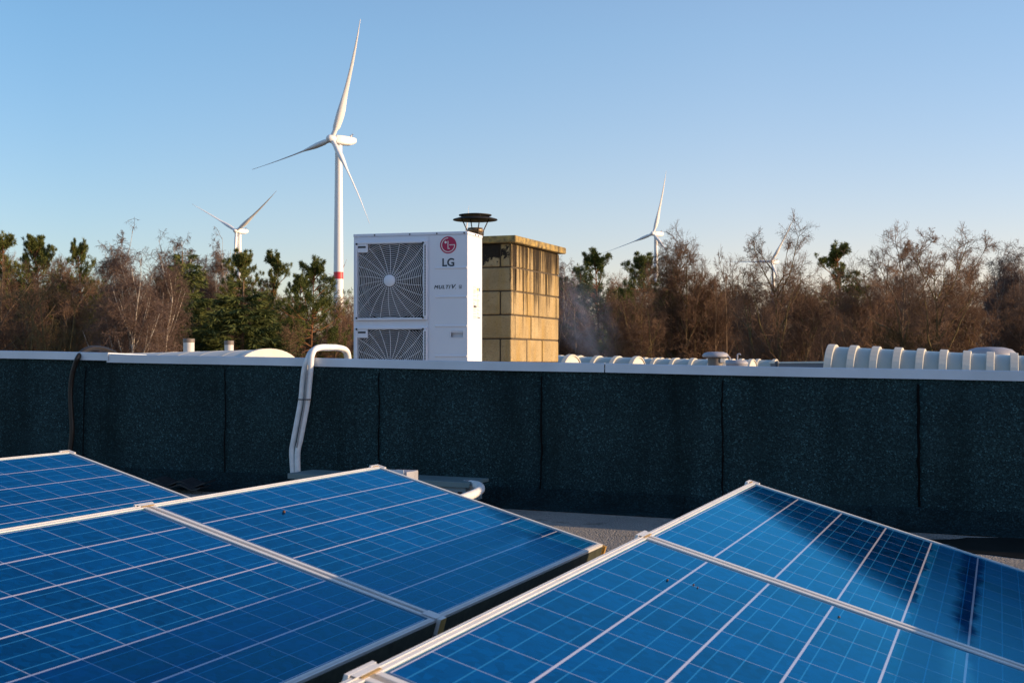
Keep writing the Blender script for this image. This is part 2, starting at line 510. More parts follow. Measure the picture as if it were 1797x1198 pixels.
# ------------------------------------------------------------------ ground and building
gm = MB()
N = 24
xs = np.linspace(-3000, 3000, N)
gv = [(x, y, 0) for y in xs for x in xs]
gf = [(j * N + i, j * N + i + 1, (j + 1) * N + i + 1, (j + 1) * N + i) for j in range(N - 1) for i in range(N - 1)]
gm.add(gv, gf)
tag(gm.build('ground', M['ground']), kind='structure')

R0, R1, S0, S1 = -8.0, 42.0, -34.0, 22.0
bld = thing('factory_building', 'low flat roofed factory building carrying the solar panels and skylights', 'building', rs(0, 0, 0))
def local(o, p):                                     # world point -> coordinates of an unrotated empty
    return Vector(p) - o.location
rb = MB()
NR, NS = 2, 2
P = [local(bld, rs(r, s)) for r in (R0, R1) for s in (S0, S1)]
P = [p - Vector((0, 0, 0.25)) for p in P] + P
rb.add(P, [(0, 2, 3, 1), (4, 5, 7, 6), (0, 1, 5, 4), (2, 6, 7, 3), (0, 4, 6, 2), (1, 3, 7, 5)])
rb.build('roof', M['roof'], bld)
wb = MB()
T = 0.3
for (ra, rb_, sa, sb) in ((R0 + .3, R0 + .6, S0 + .6, S1 - .6), (R1 - .6, R1 - .3, S0 + .6, S1 - .6), (R0 + .3, R1 - .3, S0 + .3, S0 + .6), (R0 + .3, R1 - .3, S1 - .6, S1 - .3)):
    P = [local(bld, rs(r, s, 0)) for r in (ra, rb_) for s in (sa, sb)]
    Q = [local(bld, rs(r, s)) - Vector((0, 0, 0.252)) for r in (ra, rb_) for s in (sa, sb)]
    wb.add(P + Q, [(0, 2, 3, 1), (4, 5, 7, 6), (0, 1, 5, 4), (2, 6, 7, 3), (0, 4, 6, 2), (1, 3, 7, 5)])
wb.build('outer_wall', M['facade'], bld)

pd = MB(); rp = random.Random(4)
ring = []
for k in range(40):
    a = 2 * PI * k / 40
    q = 1 + 0.10 * math.sin(3 * a + 1) + 0.07 * math.sin(7 * a) + 0.04 * math.sin(13 * a + 2)
    r_, s_ = 6.33 + 0.33 * q * math.sin(a), 0.28 + 0.62 * q * math.cos(a)
    ring.append(rs(r_, s_) + Vector((0, 0, 0.004)))
pd.add(ring, [tuple(range(40))])
tag(pd.build('puddle', M['puddle']), kind='structure')

# ------------------------------------------------------------------ felt covered parapet
WR = 6.85
def wall_s(px):
    d = ray(px, 630)
    p = d * (WR / d.dot(RV))
    return p.dot(SV)
def wall_top(s):
    return CAMZ - 0.0135 - ROOF_SLOPE * (s + 2.265)
para = thing('parapet_wall', 'long dark slate-felt parapet wall with grey metal coping across the roof', 'wall', rs(WR, -2.0))
def pl(r, s, z):
    return local(para, rs(r, s, z))
seams = [-9.6, -8.4, -7.3] + [wall_s(px) + 0.06 for px in (150, 397, 667, 952, 1268, 1613)] + [0.95, 2.1, 3.3, 4.5]
rw = random.Random(3)
def wobble(s, h):
    return 0.006 * math.sin(s * 2.1 + h * 3) + 0.004 * math.sin(s * 5.3 - h * 7 + 1) + 0.0025 * math.sin(s * 11 + h * 13)
core = MB()
P = []
for z_of in (lambda s: roof_z(s) - 0.05, lambda s: wall_top(s) - 0.075):
    for r in (WR + 0.05, WR + 0.34):
        for s in (-10.5, 5.5):
            P.append(pl(r, s, z_of(s)))
core.add(P, [(0, 1, 3, 2), (4, 6, 7, 5), (0, 4, 5, 1), (2, 3, 7, 6), (0, 2, 6, 4), (1, 5, 7, 3)])
core.build('core', M['felt_dark'], para)
sheets = [-10.5] + seams + [5.5]
for i in range(len(sheets) - 1):
    a, b = sheets[i], sheets[i + 1]
    if i > 0: a -= 0.06                             # each sheet laps over its neighbour
    mb = MB()
    nu, nv = max(8, int((b - a) * 22)), 18
    proud = 0.004 if i % 2 else 0.0
    jit = [rw.uniform(-0.003, 0.003) for _ in range(nv + 1)]
    grid = []
    for j in range(nv + 1):
        for k in range(nu + 1):
            s = a + (b - a) * k / nu
            if k == 0: s += jit[j]
            h = j / nv
            lap = 0.011 * max(0.0, 1 - (k / nu * (b - a)) / 0.16) if i > 0 else 0.0     # left edge lies on top
            lap *= min(1.0, max(0.0, (0.97 - h) / 0.1))
            zz = roof_z(s) + 0.10 * 0 + (wall_top(s) - 0.028 - roof_z(s)) * h
            bulge = 0.02 * math.exp(-((h - 0.06) / 0.06) ** 2)
            grid.append(pl(WR - proud - lap - wobble(s, h) - bulge, s, zz))
    n0 = len(grid)
    F = []
    W_ = nu + 1
    for j in range(nv):
        for k in range(nu):
            F.append((j * W_ + k, j * W_ + k + 1, (j + 1) * W_ + k + 1, (j + 1) * W_ + k))
    edge = []
    for j in range(nv + 1):                          # thickness at the left lap
        p = grid[j * W_]
        edge.append(p + Vector(RV) * 0.016)
    base = len(grid)
    F += [(j * W_, (j + 1) * W_, base + j + 1, base + j) for j in range(nv)]
    mb.add(grid + edge, F, True)
    fs_ = mb.build('felt_sheet', M['felt'], para)
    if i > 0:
        sbm = MB(); sp_ = []  # thin black strip along the lap, drawing its shadow line as colour
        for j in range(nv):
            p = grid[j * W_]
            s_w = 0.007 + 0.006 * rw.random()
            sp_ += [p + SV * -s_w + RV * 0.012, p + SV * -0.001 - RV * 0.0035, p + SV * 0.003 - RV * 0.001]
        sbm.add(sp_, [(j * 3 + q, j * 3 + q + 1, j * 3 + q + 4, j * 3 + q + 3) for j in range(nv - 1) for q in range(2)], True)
        sbm.build('seam_shadow_strip', M['seam_shade'], fs_)
# sloping foot where the felt turns onto the roof
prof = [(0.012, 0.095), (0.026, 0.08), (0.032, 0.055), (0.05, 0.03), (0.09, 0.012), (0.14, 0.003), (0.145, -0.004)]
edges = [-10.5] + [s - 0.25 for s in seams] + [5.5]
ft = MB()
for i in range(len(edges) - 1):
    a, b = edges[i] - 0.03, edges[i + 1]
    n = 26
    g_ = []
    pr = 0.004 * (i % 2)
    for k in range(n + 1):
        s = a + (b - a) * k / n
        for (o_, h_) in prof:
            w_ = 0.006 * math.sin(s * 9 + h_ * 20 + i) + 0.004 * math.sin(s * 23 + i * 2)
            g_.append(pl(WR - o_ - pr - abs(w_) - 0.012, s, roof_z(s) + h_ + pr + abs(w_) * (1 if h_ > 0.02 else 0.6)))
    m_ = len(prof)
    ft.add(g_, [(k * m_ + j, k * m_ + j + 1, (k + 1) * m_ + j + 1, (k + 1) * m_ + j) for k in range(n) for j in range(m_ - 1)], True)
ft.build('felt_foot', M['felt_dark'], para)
# metal coping in three lengths
cj = [-10.5, wall_s(190), wall_s(1063), 5.5]
for i in range(3):
    a, b = cj[i] + (0.003 if i else 0), cj[i + 1] - 0.003
    up = 0.010 if i == 0 else 0.0
    out = 0.0 if i else 0.006
    if i == 0: b += 0.02
    cs = [(-0.020 - out, -0.044), (-0.020 - out, 0.0), (-0.016 - out, 0.004), (0.36, -0.006), (0.366, -0.010), (0.366, -0.06), (0.362, -0.06), (0.362, -0.012), (-0.0175 - out, -0.004), (-0.0175 - out, -0.044)]
    mb = MB()
    n = max(2, int((b - a) / 0.5))
    g_ = []
    for k in range(n + 1):
        s = a + (b - a) * k / n
        wv = 0.0012 * math.sin(s * 3.1 + i)
        for (dr, dz) in cs:
            g_.append(pl(WR + dr, s, wall_top(s) + dz + up + wv))
    m_ = len(cs)
    F = [(k * m_ + j, k * m_ + (j + 1) % m_, (k + 1) * m_ + (j + 1) % m_, (k + 1) * m_ + j) for k in range(n) for j in range(m_)]
    F += [tuple(range(m_)), tuple(range(n * m_, n * m_ + m_))[::-1]]
    mb.add(g_, F)
    mb.build('coping', M['coping'], para)

# ------------------------------------------------------------------ solar panels
TILT = 0.2807
PL, PG, PS = 1.587, 0.020, 0.99
def make_panel(name='solar_panel'):
    root = thing(name, 'solar panel', 'solar panel')
    fw, fh = 0.017, 0.040
    fr = MB()
    # hollow channel frame: lip on top, web, lower flange
    fr.box(0, PL, 0, fw, -fh, 0)
    fr.box(0, PL, PS - fw, PS, -fh, 0)
    fr.box(0, fw, fw, PS - fw, -fh, 0)
    fr.box(PL - fw, PL, fw, PS - fw, -fh, 0)
    for (ya, yb, xa, xb) in ((0.0065, 0.0085, 0.0085, PL - 0.0085), (PS - 0.0085, PS - 0.0065, 0.0085, PL - 0.0085)):     # bead along the face
        fr.box(xa, xb, ya, yb, 0.0, 0.0016)
    fr.build('frame', M['alu'], root, 0.0015, 1)
    gl = MB()
    gl.box(fw, PL - fw, fw, PS - fw, -0.008, -0.0035)
    gl.build('glass', M['cells'], root)
    bs = MB()
    bs.box(fw, PL - fw, fw, PS - fw, -0.0095, -0.0081)
    bs.build('back_sheet', M['back_sheet'], root)
    jb = MB()
    jb.box(0.75, 0.90, 0.09, 0.19, -0.034, -0.0096)
    jb.build('junction_box', M['hose'], root, 0.004)
    # clamps over the seam at the near end, on the high and the low edge
    for yy, hi in ((-0.012, True), (PS - 0.045, False)):
        c = MB()
        x0, x1 = PL - 0.030, PL + 0.050
        if hi:
            c.box(x0 - 0.005, x1 + 0.005, -0.0085, -0.001, -0.045, 0.0032)
            c.box(x0, x1, -0.0008, 0.010, 0.0022, 0.0032)
        else:
            c.box(PL - 0.014, PL + 0.034, PS - 0.045, PS - 0.0005, 0.0006, 0.0042)
            c.box(PL - 0.010, PL + 0.030, PS + 0.0005, PS + 0.014, -0.075, 0.0042)
        co = c.build('clamp', M['alu'], root, 0.002, 1)
        k = MB()
        if hi: k.box(x0 + 0.01, x1 - 0.01, 0.0102, 0.0155, 0.0021, 0.0030)
        else: k.box(PL - 0.009, PL + 0.029, PS + 0.0141, PS + 0.0152, -0.07, 0.003)
        k.build('clamp_edge', M['yellow_rust'], co)
    # triangular support under the near seam, standing on the roof
    sp = MB()
    ct, st = math.cos(TILT), math.sin(TILT)
    sp.box(PL - 0.02, PL + 0.03, 0.02, PS + 0.01, -0.085, -0.0405)
    sp.box(PL - 0.02, PL + 0.03, 0.05, 0.09, -0.30, -0.085)
    sp.build('support_rail', M['alu'], root)
    dk = MB()
    dk.box(0.004, PL - 0.03, PS + 0.0004, PS + 0.0034, -0.066, -0.009)
    dk.build('lower_edge_strip', M['edge_dark'], root)
    return root
CT, ST = math.cos(TILT), math.sin(TILT)
DN = Vector((SV.x * CT, SV.y * CT, -ST))
XL = -RV
ZL = XL.cross(DN)
def panel_matrix(r_hi, s_hi, z_hi, k):
    right = s_hi > -1.0                               # the right rows sit a touch steeper and turned a hair
    ya, ti = (YAW - 0.0074, 0.2867) if right else (YAW, TILT)
    rv = Vector((math.sin(ya), math.cos(ya), 0))
    dn = Vector((math.cos(ya) * math.cos(ti), -math.sin(ya) * math.cos(ti), -math.sin(ti)))
    zl = (-rv).cross(dn)
    o = RV * r_hi + SV * s_hi - rv * (k * (PL + PG))
    m = Matrix.Identity(4)
    for i in range(3):
        m[i][0], m[i][1], m[i][2] = -rv[i], dn[i], zl[i]
    m.translation = (o.x, o.y, CAMZ + z_hi)
    return m
rows = [  # r, s, z of the far high corner, panels, where, labels
    (5.044, -2.4236, -0.4288, 3, 'middle row', ['blue solar panel ending below the white pipe, with a brown berry on it', 'blue solar panel nearest the viewer in the middle row, crossed by pale cell lines', 'blue solar panel cut by the left edge in the nearest part of the middle row']),
    (4.9485, -0.8852, -0.4379, 3, 'right row', ['blue solar panel at the far end of the right row, reflecting the dark parapet', 'pale blue solar panel in the right row with dark specks on the glass', 'solar panel of which only the corner frame shows at the bottom edge']),
    (5.3566, -4.1907, -0.4288, 3, 'left row', ['blue solar panel at the back left below the black hose', 'blue solar panel hidden behind the middle row at the far left', 'solar panel at the near end of the back left row']),
    (5.45, 0.655, -0.4660, 4, 'outer row', ['solar panel of the row beyond the right edge, far end', 'solar panel of the row beyond the right edge, next to the far end', 'solar panel of the row beyond the right edge, next to the near end', 'solar panel of the row beyond the right edge, near end']),
]
proto = None
panels = {}
for ri, (rr_, ss_, zz_, nn_, where, labs) in enumerate(rows):
    for k in range(nn_):
        if proto is None:
            proto = make_panel(); o = proto
        else:
            o = copy_tree(proto)
        o.matrix_world = panel_matrix(rr_, ss_, zz_, k)
        tag(o, labs[k], 'solar panel', 'solar panels in tilted rows on the roof')
        panels[(ri, k)] = o
    # closing bracket at the far ends
for ri in range(3):
    m = panel_matrix(*rows[ri][:3], 0)
    o = panels[(ri, 0)]
    e = MB()
    e.box(-0.016, -0.001, -0.0125, 0.03, -0.045, 0.0030)
    e.box(-0.0009, 0.06, -0.0125, -0.001, -0.045, 0.0030)
    eb = e.build('end_clamp', M['alu'], o, 0.002, 1)
    y_ = MB()
    y_.box(0.004, 0.05, 0.0005, 0.006, 0.0021, 0.0030)
    y2_ = MB(); y2_.box(-0.020, -0.003, PS - 0.03, PS + 0.012, -0.075, -0.006)
    y2_.build('end_clamp_foot', M['yellow_rust'], o)
    y_.build('end_clamp_edge', M['yellow_rust'], o)
    s2 = MB()
    s2.box(-0.012, 0.03, 0.0, PS - 0.04, -0.084, -0.0405)
    s2.box(-0.02, 0.02, 0.05, 0.09, -0.30, -0.085)
    s2.build('support_rail', M['alu'], o)

def on_panel(ri, px, py):                            # photo pixel -> point on the glass of row ri
    m = panel_matrix(*rows[ri][:3], 0)
    n = Vector((m[0][2], m[1][2], m[2][2]))
    p0 = m.translation - Vector((0, 0, CAMZ)) + n * -0.0034
    d = ray(px, py)
    t = p0.dot(n) / d.dot(n)
    return d * t + Vector((0, 0, CAMZ)), n
for (ri, px, py, rad, lab) in ((0, 498, 899, 0.0055, 'brown dried berry lying on the middle panel below the white pipe'),
                               (1, 1171, 1018, 0.0028, 'dark red speck lying beside a cell line on the pale right panel'),
                               (1, 1217, 1026, 0.0022, 'upper of two tiny dark red specks on the pale right panel'),
                               (1, 1224, 1031, 0.0018, 'lower of two tiny dark red specks on the pale right panel'),
                               (1, 1472, 1083, 0.003, 'black speck lying just below the seam of the right row')):
    p, n = on_panel(ri, px, py)
    b = MB()
    Mx = Matrix.Translation(p + n * rad * 0.6) @ Matrix.Rotation(0.4, 4, 'Y')
    b.lathe([(rad * math.sin(PI * k / 8) * (1 + 0.12 * math.sin(k * 2.2)) + 1e-5, -rad * 0.85 * math.cos(PI * k / 8)) for k in range(9)], 12, None, True)
    o = b.build('berry', M['berry'])
    o.matrix_world = Mx
    tag(o, lab, 'berry', 'berries dropped on the panels')

# ------------------------------------------------------------------ pipes, hose, tray on the parapet
def wp(px, py, off=0.0):
    return at_r(px, py, WR - off)
pipes = thing('insulated_pipes', 'two white lagged pipes strapped together, arching over the parapet beside the cooling unit', 'pipe', rs(WR, -3.1))
def L_(o, pts): return [local(o, p) for p in pts]
main = [at_r(612, 668, WR + 0.52), at_r(612, 640, WR + 0.52), at_r(611, 622, WR + 0.50), at_r(605.6, 613, WR + 0.46), at_r(592, 609.3, WR + 0.36), at_r(578, 608.8, WR + 0.24),
        at_r(563, 609.0, WR + 0.10), at_r(552.5, 613, WR + 0.005), at_r(547, 624, WR - 0.045), wp(545.5, 640, 0.055), wp(543, 668, 0.052), wp(540, 700, 0.05), wp(533.4, 737.6, 0.055), wp(526.7, 772, 0.06), wp(522.3, 793.7, 0.065), wp(522.5, 830, 0.07)]
pb = MB(); pb.tube(L_(pipes, spline(main, 8)), 0.0165, 16)
pb.build('thick_pipe', M['lagging'], pipes)
second = [at_r(609, 668, WR + 0.60), at_r(609, 640, WR + 0.60), at_r(608, 624, WR + 0.58), at_r(603, 614.5, WR + 0.53), at_r(590, 611, WR + 0.42), at_r(576, 610.8, WR + 0.28), at_r(560, 611, WR + 0.12), at_r(547, 616, WR + 0.03),
          at_r(540.5, 628, WR - 0.04), wp(534.5, 645, 0.05), wp(531.2, 668, 0.05), wp(528.2, 700, 0.05), wp(521.6, 737.6, 0.055), wp(515, 772, 0.06), wp(512, 793, 0.065), wp(514, 830, 0.07)]
pb = MB(); pb.tube(L_(pipes, spline(second, 8)), 0.0150, 16)
pb.build('thin_pipe', M['lagging'], pipes)
sm = MB(); sm.tube(L_(pipes, spline([wp(539.5, 640, 0.075), wp(536.5, 680, 0.072), wp(533.0, 715, 0.072), wp(526, 752, 0.078), wp(520.5, 785, 0.082)], 6)), 0.0042, 8)
sm.build('control_cable', M['lagging_grey'], pipes)
for py, xa, xb in ((700.5, 523.6, 546.0),):
    st_ = MB()
    a, b = wp(xa, py, 0.052), wp(xb, py, 0.052)
    ctr = (a + b) / 2; hw = (b - a).length / 2
    ring = [ctr + SV * (hw + 0.002) * math.cos(q) + RV * 0.0225 * math.sin(q) * -1 for q in np.linspace(0, 2 * PI, 25)]
    st_.tube(L_(pipes, ring), 0.0032, 6)
    st_.build('strap', M['hose'], pipes)
hp = [at_r(240, 660, WR + 0.75), at_r(222, 636, WR + 0.6), at_r(204, 622, WR + 0.42), at_r(190, 615, WR + 0.32), at_r(175, 611, WR + 0.22), at_r(160, 611, WR + 0.12), at_r(146, 616.5, WR + 0.03), wp(137, 627, 0.04), wp(131.5, 640, 0.045), wp(126, 662, 0.045), wp(123.8, 690, 0.045), wp(125, 723, 0.045), wp(126.5, 757, 0.045), wp(122, 800, 0.05), wp(120, 830, 0.07)]
hb = MB(); hb.tube(spline(hp, 8), 0.0155, 14)
tag(hb.build('hose', M['hose']), 'black flexible hose hanging over the left end of the parapet', 'hose')

# cable tray lying in front of the parapet
TR = WR - 0.42
def tp(px, py, r): return at_r(px, py, r)
ta, tb_ = at_r(505, 832, TR), at_r(824, 849, TR)
sa, sb = ta.dot(SV), tb_.dot(SV)
tray = thing('cable_tray', 'low grey-green lidded cable tray lying on the roof at the foot of the parapet', 'cable tray', rs(TR, (sa + sb) / 2))
def tl(r, s, z): return local(tray, rs(r, s, z))
def bar(mb, ra, rb2, s0, s1, za, zb, zf):            # box aligned with the roof, zf(s) = base height
    P = [tl(r, s, zf(s) + z) for z in (za, zb) for r in (ra, rb2) for s in (s0, s1)]
    mb.hexa(P)
lid_h = (ta.z - roof_z(sa))
lid = MB()
bar(lid, TR, TR + 0.27, sa, sb, lid_h - 0.010, lid_h + 0.006, roof_z)
bar(lid, TR - 0.003, TR, sa, sb, lid_h - 0.022, lid_h + 0.006, roof_z)
lid.build('lid', M['tray_lid'], tray, 0.003, 1)
tb2 = MB()
bar(tb2, TR + 0.02, TR + 0.25, sa + 0.03, sb - 0.03, lid_h - 0.10, lid_h - 0.0105, roof_z)
for k in range(4):
    s_ = sa + 0.1 + (sb - sa - 0.2) * k / 3
    bar(tb2, TR + 0.05, TR + 0.22, s_ - 0.05, s_ + 0.05, -0.01, lid_h - 0.1005, roof_z)
tb2.build('trough', M['tray'], tray)
sl = MB()
n_sl = 22
for k in range(n_sl):
    s_ = sa + 0.06 + (sb - sa - 0.12) * k / (n_sl - 1)
    bar(sl, TR + 0.0185, TR + 0.021, s_ - 0.013, s_ + 0.013, lid_h - 0.065, lid_h - 0.045, roof_z)
sl.build('slots', M['dark'], tray)
elb = [at_r(800, 851, TR + 0.12), at_r(815, 849.5, TR + 0.10), at_r(832, 850, TR + 0.05), at_r(841, 853, TR - 0.03), at_r(843, 858, TR - 0.10), at_r(836, 864, TR - 0.17), at_r(822, 870, TR - 0.24), at_r(795, 880, TR - 0.40), at_r(770, 889, TR - 0.55)]
eb = MB(); eb.tube(spline(elb, 8), 0.022, 16)
ep = eb.build('elbow_pipe', M['lagging'])
tag(ep, 'short white lagged pipe bending out of the right end of the cable tray', 'pipe')
cl = MB(); cl.tube([at_r(820, 849.5, TR + 0.085), at_r(825, 849.7, TR + 0.07)], 0.0245, 16)
o = cl.build('collar', M['lagging_grey'], ep)

# small metal bracket box behind the middle row
bx = at_r(706, 836, 5.45)
bo = thing('bracket_box', 'small bent metal bracket box behind the corner of the middle panel', 'bracket', bx, math.atan2(SV.y, SV.x))
b = MB(); b.prism([(-0.055, -0.05), (0.045, -0.05), (0.055, 0.0), (0.05, 0.06), (-0.055, 0.06)], -0.20, 0.026)
b.build('housing', M['vent_grey'], bo, 0.004)
b = MB(); b.box(-0.063, 0.03, -0.0535, -0.0505, -0.03, 0.034)
b.build('flap', M['coping'], bo)
# dark strip of felt lying by the wall
stp = MB()
for k, (dz, dr) in enumerate(((0.0, 0.0), (0.014, 0.05))):
    s0_, s1_ = at_r(272, 847, WR - 0.25).dot(SV), at_r(366, 852, WR - 0.25).dot(SV)
    n = 14
    g_ = []
    for i in range(n + 1):
        s = s0_ + (s1_ - s0_) * i / n
        wv = 0.012 * math.sin(i * 0.9 + k) + 0.01
        z = roof_z(s) + 0.03 + dz + wv
        for r_, z_ in ((WR - 0.34 + dr, z), (WR - 0.22 + dr, z + 0.01), (WR - 0.22 + dr, z + 0.004), (WR - 0.34 + dr, z - 0.007)):
            g_.append(rs(r_, s, z_))
    stp.add(g_, [(i * 4 + j, i * 4 + (j + 1) % 4, (i + 1) * 4 + (j + 1) % 4, (i + 1) * 4 + j) for i in range(n) for j in range(4)] + [(0, 1, 2, 3), tuple(range(n * 4, n * 4 + 4))[::-1]])
tag(stp.build('felt_offcut', M['wet_black']), 'dark strips of roofing felt lying against the foot of the parapet', 'felt strip')

# ------------------------------------------------------------------ text helper
def text_mesh(body, size, shear=0.0, fat=0.0, extrude=0.002, spacing=1.0, bold=0.0):
    cu = bpy.data.curves.new('lettering', 'FONT')
    cu.body = body
    cu.size = size
    cu.shear = shear
    cu.offset = fat
    cu.extrude = extrude
    cu.bevel_depth = bold
    cu.bevel_resolution = 0
    cu.space_character = spacing
    cu.align_x = 'CENTER'
    cu.align_y = 'CENTER'
    o = bpy.data.objects.new('lettering', cu)
    COL.objects.link(o)
    dg = bpy.context.evaluated_depsgraph_get()
    me = bpy.data.meshes.new_from_object(o.evaluated_get(dg))
    bpy.data.objects.remove(o)
    me.materials.clear()
    return me

# ------------------------------------------------------------------ outdoor cooling unit
ACW, ACD, ACH = 0.95, 0.38, 1.38
acr = at(820.5, 405.5, 10.58)
ang = R(-16)
acx = Vector((math.cos(ang), math.sin(ang), 0))
ac_base = acr - acx * ACW
ac_base.z = acr.z - ACH
ac = thing('air_conditioner', 'tall white outdoor cooling unit with two fan grilles and a red round emblem', 'air conditioner', ac_base, ang)
def fz(y): return ACH - y                            # from the top down
body = MB()
t_ = 0.0
GX0, GX1 = 0.022, 0.622
GR = ((0.066, 0.686), (0.740, 1.350))                 # grille openings from the top
# front skin around the two openings
def fbox(x0, x1, ya, yb): body.box(x0, x1, 0.0, 0.012, fz(yb), fz(ya))
fbox(0, GX0 + 0.02, 0.026, 1.38); fbox(GX1 - 0.02, 0.632, 0.026, 1.38)
fbox(GX0 + 0.02, GX1 - 0.02, 0.026, GR[0][0] + 0.02); fbox(GX0 + 0.02, GX1 - 0.02, GR[0][1] - 0.02, GR[1][0] + 0.02); fbox(GX0 + 0.02, GX1 - 0.02, GR[1][1] - 0.02, 1.38)
body.box(0, 0.012, 0.0125, ACD, 0, fz(0.026))
body.box(ACW - 0.012, ACW, 0.0125, ACD, 0, fz(0.026))
body.box(0.012, ACW - 0.012, ACD - 0.012, ACD, 0, fz(0.026))
body.box(0.634, 0.646, 0.0125, ACD - 0.0125, 0.02, fz(0.03))
body.build('casing', M['casing'], ac, 0.002, 1)
bt = MB(); bt.box(-0.004, ACW + 0.004, -0.004, ACD + 0.004, fz(0.025), fz(0.0))
top = bt.build('top_cover', M['casing'], ac, 0.006)
sc_ = MB()
for x in (0.18, 0.475, 0.70, 0.925):
    sc_.lathe([(0.006, 0), (0.006, 0.004)], 10, Matrix.Translation((x, -0.0042, fz(0.013))) @ Matrix.Rotation(PI / 2, 4, 'X'))
for y in (0.19, 0.27):
    sc_.lathe([(0.006, 0), (0.006, 0.004)], 10, Matrix.Translation((ACW + 0.0042, y, fz(0.013))) @ Matrix.Rotation(PI / 2, 4, 'Y'))
sc_.build('screws', M['dark'], top)
# service panel with pressed ribs and a recessed handle
sp = MB()
px0, px1 = 0.6345, ACW - 0.0005
HX0, HX1, HY0, HY1 = 0.815, 0.916, 0.776, 0.822
for (xa, xb, ya, yb) in ((px0, HX0, 0.0265, 1.375), (HX1, px1, 0.0265, 1.375), (HX0, HX1, 0.0265, HY0), (HX0, HX1, HY1, 1.375)):
    sp.box(xa, xb, -0.0015, 0.0115, fz(yb), fz(ya))
spo = sp.build('service_panel', M['casing'], ac)
rb_ = MB()
for y in (0.282, 0.508, 0.735, 0.968):
    xa, xb, hh = 0.683, 0.944, 0.009
    Pq = [(xa, -0.0016, fz(y + hh * 1.3)), (xb, -0.0016, fz(y + hh * 1.3)), (xa, -0.0016, fz(y - hh * 1.3)), (xb, -0.0016, fz(y - hh * 1.3)),
          (xa + 0.008, -0.0075, fz(y + hh * 0.3)), (xb, -0.0075, fz(y + hh * 0.3)), (xa + 0.008, -0.0075, fz(y - hh * 0.3)), (xb, -0.0075, fz(y - hh * 0.3))]
    rb_.hexa(Pq)
rb_.build('pressed_rib', M['casing'], spo)
hd = MB()
hd.box(HX0 - 0.006, HX1 + 0.006, -0.005, -0.0016, fz(HY0), fz(HY0 - 0.006)); hd.box(HX0 - 0.006, HX1 + 0.006, -0.005, -0.0016, fz(HY1 + 0.006), fz(HY1))
hd.box(HX0 - 0.006, HX0, -0.005, -0.0016, fz(HY1), fz(HY0)); hd.box(HX1, HX1 + 0.006, -0.005, -0.0016, fz(HY1), fz(HY0))
hd.box(HX0 + 0.001, HX1 - 0.001, 0.028, 0.034, fz(HY1 - 0.001), fz(HY0 + 0.001))
hd.box(HX0 + 0.001, HX1 - 0.001, 0.0, 0.0275, fz(HY0 + 0.012), fz(HY0 + 0.002))
hd.build('handle', M['casing'], spo)
